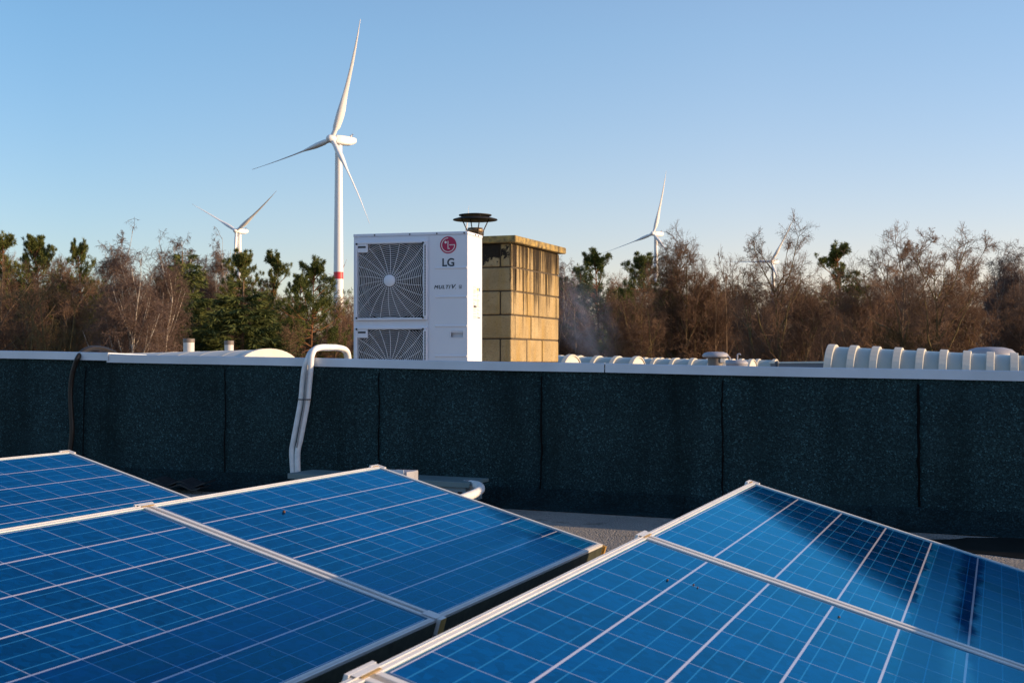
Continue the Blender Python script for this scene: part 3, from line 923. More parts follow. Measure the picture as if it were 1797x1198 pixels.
# fan grilles
def make_grille(y0, y1):
    gx, gh = GX1 - GX0, y1 - y0
    cx, cz = (GX0 + GX1) / 2 - 0.008, fz((y0 + y1) / 2)
    fr = MB()
    b_ = 0.018
    Yf, Yb = -0.028, 0.0005
    fr.box(GX0, GX1, Yf, Yb, fz(y0 + b_), fz(y0))
    fr.box(GX0, GX1, Yf, Yb, fz(y1), fz(y1 - b_))
    fr.box(GX0, GX0 + b_, Yf, Yb, fz(y1 - b_), fz(y0 + b_))
    fr.box(GX1 - b_ - 0.012, GX1, Yf, Yb, fz(y1 - b_), fz(y0 + b_))
    fr.box(GX0 + b_, GX0 + 0.105, Yf + 0.004, Yb, fz(y0 + 0.085), fz(y0 + b_))      # corner pad
    go = fr.build('fan_grille', M['casing'], ac, 0.004)
    # slots of the right margin and fixing screws
    ds = MB()
    for k in range(46):
        z = fz(y0 + 0.04 + (gh - 0.08) * k / 45)
        ds.box(GX1 - 0.016, GX1 - 0.006, Yf - 0.0012, Yf + 0.002, z - 0.0042, z + 0.0042)
    for (x, z) in ((GX0 + 0.014, fz(y0 + 0.016)), (GX1 - 0.028, fz(y0 + 0.018)), (GX0 + 0.014, fz(y1 - 0.018)), (GX1 - 0.028, fz(y1 - 0.018))):
        ds.lathe([(0.008, 0), (0.008, 0.003)], 12, Matrix.Translation((x, Yf, z)) @ Matrix.Rotation(PI / 2, 4, 'X'))
    ds.box(GX0 + 0.025, GX0 + 0.09, Yf + 0.0025, Yf + 0.006, fz(y0 + 0.048), fz(y0 + 0.034))
    ds.build('slots', M['dark'], go)
    # wires
    w = MB()
    xa, xb = GX0 + b_, GX1 - b_ - 0.012
    za, zb = fz(y1 - b_), fz(y0 + b_)
    def ok(x, z):
        return xa < x < xb and za < z < zb and not (x < GX0 + 0.105 and z > fz(y0 + 0.085))
    def depth(r): return Yf + 0.006 + 0.012 * min(1, (r / 0.28)) ** 2 - 0.004
    rr = 0.062
    while rr < 0.41:
        run = []
        nseg = 96
        for k in range(nseg + 1):
            q = 2 * PI * k / nseg
            x, z = cx + rr * math.cos(q), cz + rr * math.sin(q)
            if ok(x, z): run.append((x, depth(rr), z))
            else:
                if len(run) > 1: w.tube(run, 0.0023, 4)
                run = []
        if len(run) > 1: w.tube(run, 0.0023, 4)
        rr += 0.0150
    for k in range(22):
        q0 = 2 * PI * k / 22
        run = []
        for j in range(24):
            r_ = 0.05 + 0.38 * j / 23
            q = q0 + 0.16 * (r_ / 0.3)
            x, z = cx + r_ * math.cos(q), cz + r_ * math.sin(q)
            if ok(x, z): run.append((x, depth(r_) - 0.004, z))
            else: break
        if len(run) > 1: w.tube(run, 0.0023, 5)
    w.build('wires', M['wire'], go)
    h = MB()
    h.lathe([(0.001, -0.012), (0.040, -0.011), (0.047, -0.006), (0.048, 0.006)][::-1], 36, Matrix.Translation((cx, Yf, cz)) @ Matrix.Rotation(-PI / 2, 4, 'X'), True, False)
    h.build('hub_disc', M['casing'], go)
    # cavity, shroud ring and fan behind the wires
    cv = MB()
    ring_in, ring_out = 0.285, 0.305
    prof = [(ring_out, 0.005), (ring_in, 0.012), (ring_in - 0.004, 0.09), (ring_in + 0.01, 0.10)]
    cv.lathe(prof, 48, Matrix.Translation((cx, 0.0, cz)) @ Matrix.Rotation(-PI / 2, 4, 'X'), True, False)
    cv.build('shroud', M['fan'], go)
    bk = MB(); bk.box(GX0 + 0.022, GX1 - 0.022, 0.22, 0.225, fz(y1 - 0.02), fz(y0 + 0.02))
    bk.build('coil_back', M['dark'], go)
    fn = MB()
    fn.lathe([(0.001, 0.035), (0.07, 0.04), (0.085, 0.06), (0.085, 0.12), (0.001, 0.12)], 28, Matrix.Translation((cx, 0.0, cz)) @ Matrix.Rotation(-PI / 2, 4, 'X'), True, False)
    for k in range(3):
        q = 2 * PI * k / 3 + 0.5
        g_ = []
        for j in range(9):
            r_ = 0.08 + 0.19 * j / 8
            for i in range(9):
                a = q + (-0.45 + 1.05 * i / 8) + 0.5 * (r_ - 0.08)
                y = 0.05 + 0.07 * i / 8 + 0.01 * math.sin(i)
                g_.append((cx + r_ * math.cos(a), y, cz + r_ * math.sin(a)))
        g2 = [(x, y + 0.004, z) for x, y, z in g_]
        F = [(j * 9 + i, j * 9 + i + 1, (j + 1) * 9 + i + 1, (j + 1) * 9 + i) for j in range(8) for i in range(8)]
        fn.add(g_, F, True); fn.add(g2, [f[::-1] for f in F], True)
    fn.build('fan', M['fan'], go)
for y0, y1 in GR:
    make_grille(y0, y1)
# emblem
ECX, ECZ, ER = 0.793, fz(0.104), 0.067
e = MB()
e.lathe([(ER, 0.0), (ER, 0.003)], 48, Matrix.Translation((ECX, -0.0016, ECZ)) @ Matrix.Rotation(PI / 2, 4, 'X'))
em = e.build('emblem', M['logo_red'], ac)
w = MB()
def ering(r0, r1, a0, a1, n=48):
    P = []
    for k in range(n + 1):
        a = a0 + (a1 - a0) * k / n
        for r_ in (r0, r1): P.append((ECX + r_ * math.cos(a), -0.0052, ECZ + r_ * math.sin(a)))
    w.add(P, [(2 * k, 2 * k + 1, 2 * k + 3, 2 * k + 2) for k in range(n)])
def ebox(x0, x1, z0, z1): w.box(ECX + x0, ECX + x1, -0.0056, -0.0047, ECZ + z0, ECZ + z1)
ering(0.0505, 0.0565, R(90), R(360))
ebox(0.010, 0.0564, -0.003, 0.003)
ebox(-0.0045, 0.0015, -0.031, 0.031)
ebox(-0.0045, 0.014, -0.0312, -0.0252)
w.lathe([(0.0095, 0), (0.0095, 0.001)], 20, Matrix.Translation((ECX - 0.021, -0.0046, ECZ + 0.021)) @ Matrix.Rotation(PI / 2, 4, 'X'))
w.build('emblem_face', M['logo_white'], em)
def letters(name, body_, size, x, ytop, shear=0.0, fat=0.0, mat=None, sx=1.0, parent=None, bold=0.0):
    me = text_mesh(body_, size, shear, fat, 0.0004, 1.18 if len(body_) > 2 else 1.0, bold)
    me.name = name
    me.materials.append(mat or M['ink'])
    o = bpy.data.objects.new(name, me)
    link(o, parent or ac)
    o.location = (x, -0.0021, fz(ytop))
    o.rotation_euler = (PI / 2, 0, 0)
    o.scale = (sx, 1, 1)
    return o
letters('lettering', 'LG', 0.086, 0.793, 0.243, 0, 0.0, bold=0.0022)
letters('lettering', 'MULTI', 0.039, 0.740, 0.432, 0.3, 0.0, None, 1.05, bold=0.0011)
letters('lettering', 'V', 0.046, 0.829, 0.430, 0.25, 0.0, None, 1.2, bold=0.0013)
letters('lettering', '.', 0.036, 0.853, 0.434, 0, 0.0006)
sq = MB()
for (xa, xb, ya, yb) in ((0.882, 0.902, 0.418, 0.4205), (0.882, 0.902, 0.4425, 0.445), (0.882, 0.8845, 0.4206, 0.4424), (0.8995, 0.902, 0.4206, 0.4424)):
    sq.box(xa, xb, -0.003, -0.0016, fz(yb), fz(ya))
sq.build('box_mark', M['ink'], ac)
letters('lettering', 's', 0.026, 0.892, 0.4315, 0, 0.0003)
# rating label on the right side
lb = MB(); lb.box(ACW + 0.0003, ACW + 0.0012, 0.14, 0.33, fz(0.68), fz(0.41))
lo_ = lb.build('rating_label', M['label'], ac)
g_ = MB(); rl = random.Random(5)
for k in range(26):
    y = 0.425 + 0.0095 * k
    for x0 in (0.15, 0.235):
        if rl.random() < 0.75:
            g_.box(ACW + 0.0013, ACW + 0.0017, x0, x0 + rl.uniform(0.03, 0.075), fz(y + 0.0035), fz(y))
g_.build('print_lines', M['label_grey'], lo_)
g_ = MB(); g_.box(ACW + 0.0018, ACW + 0.0023, 0.15, 0.20, fz(0.585), fz(0.572)); g_.box(ACW + 0.0018, ACW + 0.0023, 0.205, 0.225, fz(0.585), fz(0.572)); g_.box(ACW + 0.0018, ACW + 0.0023, 0.26, 0.32, fz(0.667), fz(0.66))
g_.build('dark_print', M['ink'], lo_)
g_ = MB(); g_.box(ACW + 0.0024, ACW + 0.0028, 0.298, 0.325, fz(0.455), fz(0.425)); g_.build('blue_sticker', M['label_blue'], lo_)
g_ = MB(); g_.box(ACW + 0.0024, ACW + 0.0028, 0.235, 0.255, fz(0.45), fz(0.43)); g_.box(ACW + 0.0024, ACW + 0.0028, 0.263, 0.285, fz(0.45), fz(0.43)); g_.build('yellow_stickers', M['label_yellow'], lo_)
ft_ = MB()
fs = ac_base.z - roof_z(ac_base.dot(SV))
for x in (0.08, ACW - 0.18):
    ft_.box(x, x + 0.10, 0.02, ACD - 0.02, -fs - 0.02, -0.001)
ft_.build('foot', M['vent_grey'], ac)

# ------------------------------------------------------------------ chimney
cc = at(898, 640, 11.5)
cc.z = CAMZ - 0.70
CW, CD = 0.98, 1.28                                    # across (to the left), along RV
ch = thing('chimney', 'square chimney of tan concrete blocks with soot runs and a thick lichened slab', 'chimney', cc, math.atan2(SV.y, SV.x))
# local x = SV (face towards the sun at x=0), y = RV
base_z = roof_z(cc.dot(SV)) - cc.z - 0.02
CH0 = base_z
ztop = at(898, 426.5, 11.5).z - cc.z
core_ = MB(); core_.box(-CW + 0.008, -0.008, 0.008, CD - 0.008, CH0, ztop - 0.002)
core_.build('mortar_core', M['mortar'], ch)
blk = MB()
course = 0.2015
rc = random.Random(9)
zc = ztop
row = 0
while zc > CH0 + 0.05:
    z1, z0 = zc - 0.004, max(CH0, zc - course + 0.006)
    j = lambda: rc.uniform(-0.006, 0.005)
    # sun face (x = 0 plane) blocks along y, side face along x
    even = row % 2 == 0
    ys = [0.0] + ([0.40, 0.80, 1.20] if even else [0.10, 0.50, 0.90]) + [CD]
    for a, b2 in zip(ys[:-1], ys[1:]):
        p = j()
        deep = 0.10 if even or a > 0 else 0.39           # odd courses turn a long block round the corner
        blk.box(-deep, 0.0 + p, a + (0.005 if a > 0 else 0.0), b2 - (0.005 if b2 < CD else 0), z0, z1)
    xs_ = [-0.10, -0.50, -0.90, -CW] if even else [-0.39, -0.79, -CW]
    for a, b2 in zip(xs_[:-1], xs_[1:]):
        p = j()
        blk.box(b2 + 0.005, a - 0.010, 0.0 + p + 0.001, 0.10, z0, z1)
        blk.box(b2 + 0.005, a - 0.010, CD - 0.10, CD + j() - 0.001, z0, z1)
    blk.box(-CW + j(), -CW + 0.10, 0.105, CD - 0.105, z0, z1)
    zc -= course
    row += 1
cb = blk.build('block_courses', M['block'], ch, 0.010, 2)
sb_ = MB()
ov = 0.055
nx, ny = 18, 22
sg = MB()
sg.box(-CW - ov, ov, -ov, CD + ov, ztop + 0.002, ztop + 0.062)
slab = sg.build('cap_slab', M['slab'], ch, 0.012, 3)
# patches of filler low on the sun face
pf = MB()
for (y, z) in ((0.42, 0.62), (0.53, 0.63)):
    pf.lathe([(0.001, 0.008), (0.035, 0.007), (0.05, 0.0)][::-1], 14, Matrix.Translation((0.003, y, z - 0.37)) @ Matrix.Rotation(PI / 2, 4, 'Y') @ Matrix.Diagonal((1.2, 0.8, 1, 1)), True, False)
pf.build('filler_patch', M['mortar'], ch)
# cowl on the flue
fp = at(834, 384, 12.05)
cw = thing('chimney_cowl', 'black disc-shaped rain cowl on a round flue above the chimney', 'chimney cowl', (fp.x, fp.y, fp.z))
h = MB()
h.lathe([(0.198, -0.012), (0.195, -0.004), (0.135, 0.012), (0.10, 0.018), (0.10, 0.012), (0.13, 0.004), (0.194, -0.014), (0.198, -0.012)], 48, None, True, False)
h.build('rain_disc', M['black_steel'], cw)
h = MB()
h.lathe([(0.002, 0.030), (0.142, 0.026), (0.146, 0.030), (0.144, 0.036), (0.08, 0.044), (0.002, 0.046)], 48, None, True, False)
h.build('top_disc', M['black_steel'], cw)
stt = MB()
for k in range(4):
    q = 0.35 + k * PI / 2
    c_, s_ = math.cos(q), math.sin(q)
    stt.tube([(0.072 * c_, 0.072 * s_, -0.15), (0.078 * c_, 0.078 * s_, -0.10), (0.125 * c_, 0.125 * s_, -0.004), (0.125 * c_, 0.125 * s_, 0.028)], 0.0055, 6)
stt.build('struts', M['black_steel'], cw)
fl = MB()
zb_ = cc.z + ztop + 0.062 - fp.z
fl.lathe([(0.066, zb_), (0.066, -0.115), (0.072, -0.11), (0.072, -0.10), (0.067, -0.095), (0.067, -0.082), (0.060, -0.082), (0.060, -0.11)], 32, None, True, False)
fl.build('flue_pipe', M['flue'], cw)
cl_ = MB(); cl_.lathe([(0.0745, -0.145), (0.0765, -0.143), (0.0765, -0.128), (0.0745, -0.126)], 32, None, True, False)
cl_.build('collar', M['black_steel'], cw)

# ------------------------------------------------------------------ barrel vault skylights
def arch_pts(W, H, n):
    return [(-W / 2 * math.cos(PI * k / n), H * math.sin(PI * k / n) ** 0.85) for k in range(n + 1)]
def make_vault(label, end, W, H, length, nribs, rib_w, pitch_deg=0.0, proud=0.035, glaze='glazing'):
    """end = point at the curb line, middle of the right end; axis runs to the left (-SV)"""
    root = thing('barrel_skylight', label, 'skylight', end, math.atan2(-SV.y, -SV.x), 'ribbed barrel skylights on the far roof')
    root.rotation_euler = Matrix.Rotation(math.atan2(-SV.y, -SV.x), 3, 'Z').to_euler()
    sl_ = math.tan(R(pitch_deg))
    n = 18
    A = arch_pts(W, H, n)
    def sec(x, dA=0.0):
        return [(x, y * (1 + dA / (W / 2)), z * (1 + dA / H) + x * sl_) for y, z in A]
    gz = MB()
    P = sec(0.0) + sec(length)
    gz.add(P, [(k, k + 1, n + 2 + k, n + 1 + k) for k in range(n)], True)
    gz.add(sec(0.03), [tuple(range(n + 1))]); gz.add(sec(length - 0.03), [tuple(range(n + 1))[::-1]])
    gz.build('glazing', M[glaze], root)
    cu = MB()
    cu.hexa([(x, y, z + x * sl_) for z in (-0.75, -0.001) for y in (-W / 2 - 0.06, W / 2 + 0.06) for x in (-0.05, length + 0.05)])
    cu.build('curb', M['vent_grey'], root)
    rib = None
    for k in range(nribs):
        x = length * k / (nribs - 1)
        w2 = rib_w / 2 * (1.15 if k in (0, nribs - 1) else 1)
        if rib is None or k == nribs - 1:
            rbm = MB()
            a, b_ = sec(-w2, 0.0), sec(-w2, proud)
            c_, d_ = sec(w2, proud), sec(w2, 0.0)
            Q = a + b_ + c_ + d_
            m_ = n + 1
            F = []
            for t in range(n):
                F += [(t, t + 1, m_ + t + 1, m_ + t), (m_ + t, m_ + t + 1, 2 * m_ + t + 1, 2 * m_ + t), (2 * m_ + t, 2 * m_ + t + 1, 3 * m_ + t + 1, 3 * m_ + t)]
            rbm.add(Q, F, False)
            o_ = rbm.build('rib', M['vault_rib'], root, 0.008, 2)
            rib = rib or o_
        else:
            o_ = rib.copy(); link(o_, root)
        o_.location = (x, 0, x * sl_)
    for x0, x1 in ((-0.03, 0.025), (length - 0.025, length + 0.03)):
        ec = MB()
        a, b_ = sec(x0, 0.012), sec(x1, 0.012)
        m_ = n + 1
        ec.add(a + b_, [tuple(range(m_))[::-1], tuple(range(m_, 2 * m_))] + [(t, t + 1, m_ + t + 1, m_ + t) for t in range(n)])
        ec.build('end_cap', M['vault_cap'], root)
    return root
def vault_px(label, px, ytop, D, W, H, length, nribs, rib_w, pitch=0.0, proud=0.035, glaze='glazing'):
    p = at(px, ytop, D); p.z -= H
    return make_vault(label, p, W, H, length, nribs, rib_w, pitch, proud, glaze)
vault_px('long cream ribbed skylight on the left behind the parapet, arched white end at right', 470, 613.2, 16.5, 1.6, 0.34, 2.3, 8, 0.05, -1.2, 0.002, 'vault_cap')
# big one at the right: its left end shows
LV = at(1462, 608, 20.0); lenR = 5.6
endR = LV + SV * lenR; endR.z = LV.z - 0.62 - lenR * math.tan(R(3.0))
make_vault('large ribbed barrel skylight at the right edge with pale glazing between cream ribs', endR, 1.5, 0.62, lenR, 19, 0.095, 3.0)
vault_px('white arched skylight end showing just right of the chimney', 1002, 624.3, 29.0, 1.5, 0.62, 2.2, 6, 0.09, 0.8)
vault_px('ribbed skylight whose white end stands right of the first one beyond the chimney', 1118, 627.3, 31.0, 1.5, 0.6, 5.5, 13, 0.09, 0.8)
vault_px('ribbed skylight with a small white end just left of the mushroom vent', 1203, 631.2, 36.0, 1.5, 0.6, 5.2, 12, 0.09, 0.8)
vault_px('ribbed skylight with a narrow white end just right of the flat-lidded vent', 1319, 632.0, 35.0, 1.5, 0.62, 5.0, 11, 0.09, 0.8)
vault_px('tiny far skylight end above the dark low wall on the right', 1360, 631.8, 41.0, 1.3, 0.5, 4.0, 9, 0.09, 0.8)

# roof vents
def vent_pipe(label, px, ytop, D, rad, band):
    p = at(px, ytop, D)
    s = p.dot(SV)
    o = thing('vent_pipe', label, 'vent pipe', (p.x, p.y, roof_z(s) - 0.02), 0, 'pale vent pipes on the far roof')
    H = p.z - o.location.z
    b = MB(); b.lathe([(rad * 1.5, 0), (rad, 0.06), (rad, H - band)], 24, None, True); b.build('pipe', M['vent_white'], o)
    b = MB(); b.lathe([(rad * 1.06, H - band + 0.0005), (rad * 1.06, H - 0.006), (rad, H)], 24, None, True); b.build('cap_band', M['vent_brown'], o)
vent_pipe('thicker pale vent pipe with a brown top, left of its twin', 331.5, 594, 21, 0.083, 0.06)
vent_pipe('thinner pale vent pipe with a brown top, right of its twin', 402, 597.5, 22.5, 0.074, 0.07)
p = at(1255.5, 617, 24.0)
o = thing('mushroom_vent', 'grey mushroom-shaped roof fan vent between the small skylights', 'roof vent', (p.x, p.y, roof_z(p.dot(SV))))
H = p.z - o.location.z
b = MB(); b.lathe([(0.002, H), (0.14, H - 0.005), (0.20, H - 0.025), (0.228, H - 0.06), (0.23, H - 0.085), (0.21, H - 0.10), (0.16, H - 0.10), (0.002, H - 0.098)][::-1], 40, None, True, False); b.build('hood', M['vent_grey'], o)
b = MB(); b.lathe([(0.26, 0), (0.24, 0.1), (0.135, 0.16), (0.135, H - 0.099)], 32, None, True); b.build('body', M['vent_brown'], o)
b = MB(); b.box(0.06, 0.15, -0.14, -0.06, H - 0.19, H - 0.115); b.box(0.05, 0.20, -0.07, 0.03, H - 0.26, H - 0.19); b.build('motor_box', M['vent_white'], o, 0.01)
p = at(1293, 632, 23.0)
o = thing('flat_vent', 'low round grey vent lid with a thin curved breather pipe', 'roof vent', (p.x, p.y, roof_z(p.dot(SV))))
H = p.z - o.location.z
b = MB(); b.lathe([(0.18, 0), (0.18, H - 0.07), (0.19, H - 0.06), (0.19, H - 0.04), (0.15, H), (0.002, H + 0.005)], 36, None, True, False); b.build('lid', M['vent_grey'], o)
b = MB(); b.tube([(0.01, 0, H), (0.01, 0, H + 0.09), (0.02, 0, H + 0.105), (0.05, 0, H + 0.108), (0.065, 0, H + 0.09)], 0.012, 8); b.build('breather_pipe', M['vent_grey'], o)
b = MB(); b.tube([(-0.12, 0, H - 0.02), (-0.12, 0, H + 0.05), (-0.135, 0, H + 0.062), (-0.16, 0, H + 0.062)], 0.012, 8); b.build('breather_pipe', M['vent_grey'], o)
p = at(1738, 608.5, 30.0)
o = thing('domed_vent', 'grey domed roof vent rising behind the large ribbed skylight', 'roof vent', (p.x, p.y, roof_z(p.dot(SV))))
H = p.z - o.location.z
b = MB(); b.lathe([(0.53, H - 0.24), (0.55, H - 0.20), (0.53, H - 0.13), (0.45, H - 0.06), (0.28, H - 0.012), (0.002, H)], 48, None, True, False); b.build('dome', M['vent_grey'], o)
b = MB(); b.lathe([(0.42, 0), (0.42, H - 0.241)], 32, None, True); b.build('body', M['vent_grey'], o)
# dark low wall at the right with a pale rim
pa, pb2 = at(1352, 637.6, 27.0), at(1452, 634.0, 25.6)
dw = thing('upstand_wall', 'dark blue-grey low wall with a pale rim between the skylights', 'wall', (pa.x, pa.y, roof_z(pa.dot(SV))))
dirw = (pb2 - pa); dirw.z = 0; LW = dirw.length; dirw.normalize(); nw = Vector((-dirw.y, dirw.x, 0))
def wl(t, d, z): return local(dw, pa + dirw * t + nw * d + Vector((0, 0, z - pa.z)))
dz_ = pb2.z - pa.z
LW2 = LW * 4
b = MB()
b.hexa([wl(t, d, z) for z, dd in ((0, 0), (1, 0)) for d in (0, 0.3) for t in (0, LW2)] if False else
       [wl(0, 0, roof_z(pa.dot(SV)) - 0.1), wl(LW2, 0, roof_z(pa.dot(SV)) - 0.2), wl(0, .3, roof_z(pa.dot(SV)) - 0.1), wl(LW2, .3, roof_z(pa.dot(SV)) - 0.2),
        wl(0, 0, pa.z), wl(LW2, 0, pa.z + dz_), wl(0, .3, pa.z), wl(LW2, .3, pa.z + dz_)])
b.build('panel', M['blue_grey_wall'], dw)
b = MB()
b.hexa([wl(-.02, -.02, pa.z + .002), wl(LW2, -.02, pa.z + dz_ + .002), wl(-.02, .32, pa.z + .002), wl(LW2, .32, pa.z + dz_ + .002),
        wl(-.02, -.02, pa.z + .032), wl(LW2, -.02, pa.z + dz_ + .032), wl(-.02, .32, pa.z + .032), wl(LW2, .32, pa.z + dz_ + .032)])
b.build('rim', M['vault_cap'], dw)
p = at(1363.5, 633.5, 26.0)
b = MB(); b.lathe([(0.03, roof_z(p.dot(SV)) - p.z), (0.03, -0.05), (0.045, -0.045), (0.045, -0.01), (0.02, 0)], 14, Matrix.Translation(p), True)
tag(b.build('roof_post', M['blue_grey_wall']), 'short dark post with a cap in front of the dark low wall', 'post')

# ------------------------------------------------------------------ wind turbines
def blade_mesh(Rb, red_tip):
    """local: x = chord direction (in rotor plane), y = upwind(-)/downwind(+), z = radial"""
    st = []
    ns, nc = 34, 18
    for i in range(ns + 1):
        t = i / ns
        z = 0.02 * Rb + t * 0.98 * Rb
        if t < 0.06: ch_, th = 0.040, 0.040
        else:
            u = (t - 0.06) / 0.94
            peak = math.exp(-((u - 0.15) / 0.14) ** 2)
            ch_ = max(0.052 * (1 - u) ** 0.75 + 0.026 * peak, 0.006)
            th = max(0.040 * (1 - min(1, u * 3.2)) + ch_ * 0.34, 0.0045)
            th = min(th, 0.048)
        tw = R(62) + R(12) * (1 - t) ** 2      # idle: blades turned out of the wind
        pre = -0.070 * t ** 2.2 * Rb                 # prebend towards the wind
        ring = []
        for k in range(nc):
            a = 2 * PI * k / nc
            x = math.cos(a); y = math.sin(a)
            xx = (x * 0.5 + (0.18 if t > 0.06 else 0.18 * t / 0.06)) * ch_ * Rb
            taper = 1.0 if t < 0.04 else (1 - 0.55 * max(0, x)) 
            yy = y * 0.5 * th * Rb * taper
            ring.append((xx * math.cos(tw) - yy * math.sin(tw), xx * math.sin(tw) + yy * math.cos(tw) + pre, z))
        st.append(ring)
    mb = MB()
    P = [p for ring in st for p in ring]
    mb.add(P, [(i * nc + k, i * nc + (k + 1) % nc, (i + 1) * nc + (k + 1) % nc, (i + 1) * nc + k) for i in range(ns) for k in range(nc)], True)
    mb.add(st[-1], [tuple(range(nc))]); mb.add(st[0], [tuple(range(nc))[::-1]])
    me = mb.mesh('blade', [M['white_paint'], M['red_paint']])
    if red_tip:
        for p in me.polygons:
            z = p.center.z / Rb
            if 0.55 < z < 0.75 or z > 0.9: p.material_index = 1
    return me
def make_turbine(label, hub_px, Rpx, phase, Rb=50.0, yaw_deg=52.6, tilt_deg=8.0, band=True, red_tip=False):
    D = Rb * FPX / Rpx
    hub = at(*hub_px, D)
    # rotor axis pointing upwind: towards the viewer and left
    a = R(yaw_deg)
    ax = Vector((-math.sin(a), -math.cos(a), 0))
    tow = hub - ax * (0.075 * Rb)
    root = thing('wind_turbine', label, 'wind turbine', (tow.x, tow.y, 0), 0, 'white wind turbines beyond the trees')
    Hh = hub.z
    # local frame of the nacelle: y downwind
    rz = math.atan2(-ax.x * -1, ax.y * -1) if False else math.atan2(ax.x, -ax.y)
    tw = MB()
    zt = Hh - 0.045 * Rb
    k = Rb / 50.0
    prof = [(2.45 * k, 0)] + [((2.45 - 1.0 * t) * k, zt * t) for t in np.linspace(0.05, 1.0, 16)]
    tw.lathe(prof, 40, None, True)
    to = tw.build('tower', M['white_paint'], root)
    if band:
        zb0, zb1 = at(hub_px[0], 489, D).z, at(hub_px[0], 476.5, D).z
        r_ = lambda z: (2.45 - 1.0 * z / zt) * k + 0.012
        b = MB(); b.lathe([(r_(zb0), zb0), (r_(zb1), zb1)], 40, None, True, False)
        b.build('red_band', M['red_paint'], to)
    nac = MB()
    s = k
    # lofted nacelle: rounded box tapering to the rear
    secs = []
    for (y, w_, zt_, zb_) in ((1.6, 1.35, 1.5, -1.5), (2.2, 1.75, 1.9, -1.9), (6.0, 1.85, 2.0, -2.0), (9.6, 1.75, 1.95, -1.7), (12.0, 1.5, 1.75, -0.7), (12.5, 1.2, 1.45, -0.2)):
        ring = []
        for q in range(24):
            a_ = 2 * PI * q / 24
            c_, s_ = math.cos(a_), math.sin(a_)
            e_ = 0.45
            x = w_ * math.copysign(abs(c_) ** e_, c_)
            z = (zt_ + zb_) / 2 + (zt_ - zb_) / 2 * math.copysign(abs(s_) ** e_, s_)
            ring.append((x * s, y * s, z * s))
        secs.append(ring)
    P = [p for r_ in secs for p in r_]
    nac.add(P, [(i * 24 + q, i * 24 + (q + 1) % 24, (i + 1) * 24 + (q + 1) % 24, (i + 1) * 24 + q) for i in range(len(secs) - 1) for q in range(24)], True)
    nac.add(secs[0], [tuple(range(24))[::-1]]); nac.add(secs[-1], [tuple(range(24))])
    no = nac.build('nacelle', M['white_paint'], root)
    no.location = local(root, hub); no.rotation_euler = (0, 0, rz)
    mast = MB(); mast.tube([(0, 11.2 * s, 1.8 * s), (0, 11.2 * s, 3.6 * s)], 0.12 * s, 6); mast.tube([(-0.8 * s, 11.2 * s, 3.1 * s), (0.8 * s, 11.2 * s, 3.1 * s)], 0.10 * s, 6)
    mast.box(-0.25 * s, 0.25 * s, 10.2 * s, 10.7 * s, 1.85 * s, 2.9 * s)
    mast.build('wind_mast', M['vent_grey'], no)
    hb_ = MB()
    hb_.lathe([(1.5, 1.5), (1.75, 0.8), (1.75, -0.6), (1.45, -1.6), (0.9, -2.3), (0.02, -2.6)], 28, Matrix.Rotation(-PI / 2, 4, 'X') @ Matrix.Scale(s, 4), True, False)
    rot = hb_.build('rotor_hub', M['white_paint'], root)
    rot.location = local(root, hub)
    rot.rotation_euler = (Matrix.Rotation(rz, 3, 'Z') @ Matrix.Rotation(R(-tilt_deg), 3, 'X')).to_euler()
    me = blade_mesh(Rb, red_tip)
    for q in range(3):
        bo_ = bpy.data.objects.new('blade', me)
        link(bo_, rot)
        bo_.rotation_euler = (0, phase + q * 2 * PI / 3, 0)
    return root
# phase measured in the rotor plane, from straight up, positive to the viewer's right
make_turbine('tall white wind turbine with a red tower band, nearest and largest', (582, 244), 211.5, R(19.9), yaw_deg=43.3, tilt_deg=5.4)
make_turbine('white wind turbine at the far left with its blades in a V', (414, 405), 115.7, R(57), yaw_deg=32.2, tilt_deg=4.5, band=False)
make_turbine('white wind turbine right of the chimney above the pines, tower half hidden', (1146, 410), 111, R(14.2), yaw_deg=43.3, tilt_deg=5.3, band=False)
make_turbine('distant wind turbine half hidden behind the bare tree on the right', (1353, 459), 90.3, R(32.1), yaw_deg=43.3, tilt_deg=5.3, band=False)
make_turbine('far turbine of which only a blade tip shows above the cooling unit', (811, 440), 79, R(9), band=False)
make_turbine('tiny far turbine with red striped blades behind the large tower', (592, 487), 42, R(45), band=False, red_tip=True)

# ------------------------------------------------------------------ trees
def norm(v): return v / np.maximum(np.linalg.norm(v, axis=-1, keepdims=True), 1e-9)
def grow(P0, D0, Ln, nseg, wander, trop, rng):
    Mn = len(P0)
    out = np.zeros((Mn, nseg + 1, 3))
    out[:, 0] = P0
    d = norm(D0.copy())
    for k in range(nseg):
        d = norm(d + rng.normal(0, wander, (Mn, 3)) + np.array([0, 0, trop]))
        out[:, k + 1] = out[:, k] + d * (Ln / nseg)[:, None]
    return out
def shoots(polys, Ln, cnt, t0, t1, a0, a1, ratio, rng, jitter=0.3, taper=0.65):
    Mn, n1, _ = polys.shape
    idx = np.repeat(np.arange(Mn), cnt)
    t = rng.uniform(t0, t1, len(idx))
    f = t * (n1 - 1)
    i = np.minimum(f.astype(int), n1 - 2)
    w = (f - i)[:, None]
    A, B = polys[idx, i], polys[idx, i + 1]
    pos = A * (1 - w) + B * w
    tan = norm(B - A)
    perp = norm(np.cross(tan, rng.normal(0, 1, tan.shape)))
    a = rng.uniform(a0, a1, len(idx))[:, None]
    d = tan * np.cos(a) + perp * np.sin(a)
    ln = Ln[idx] * ratio * (1.15 - taper * t) * rng.uniform(1 - jitter, 1 + jitter, len(idx))
    return idx, t, pos, d, ln
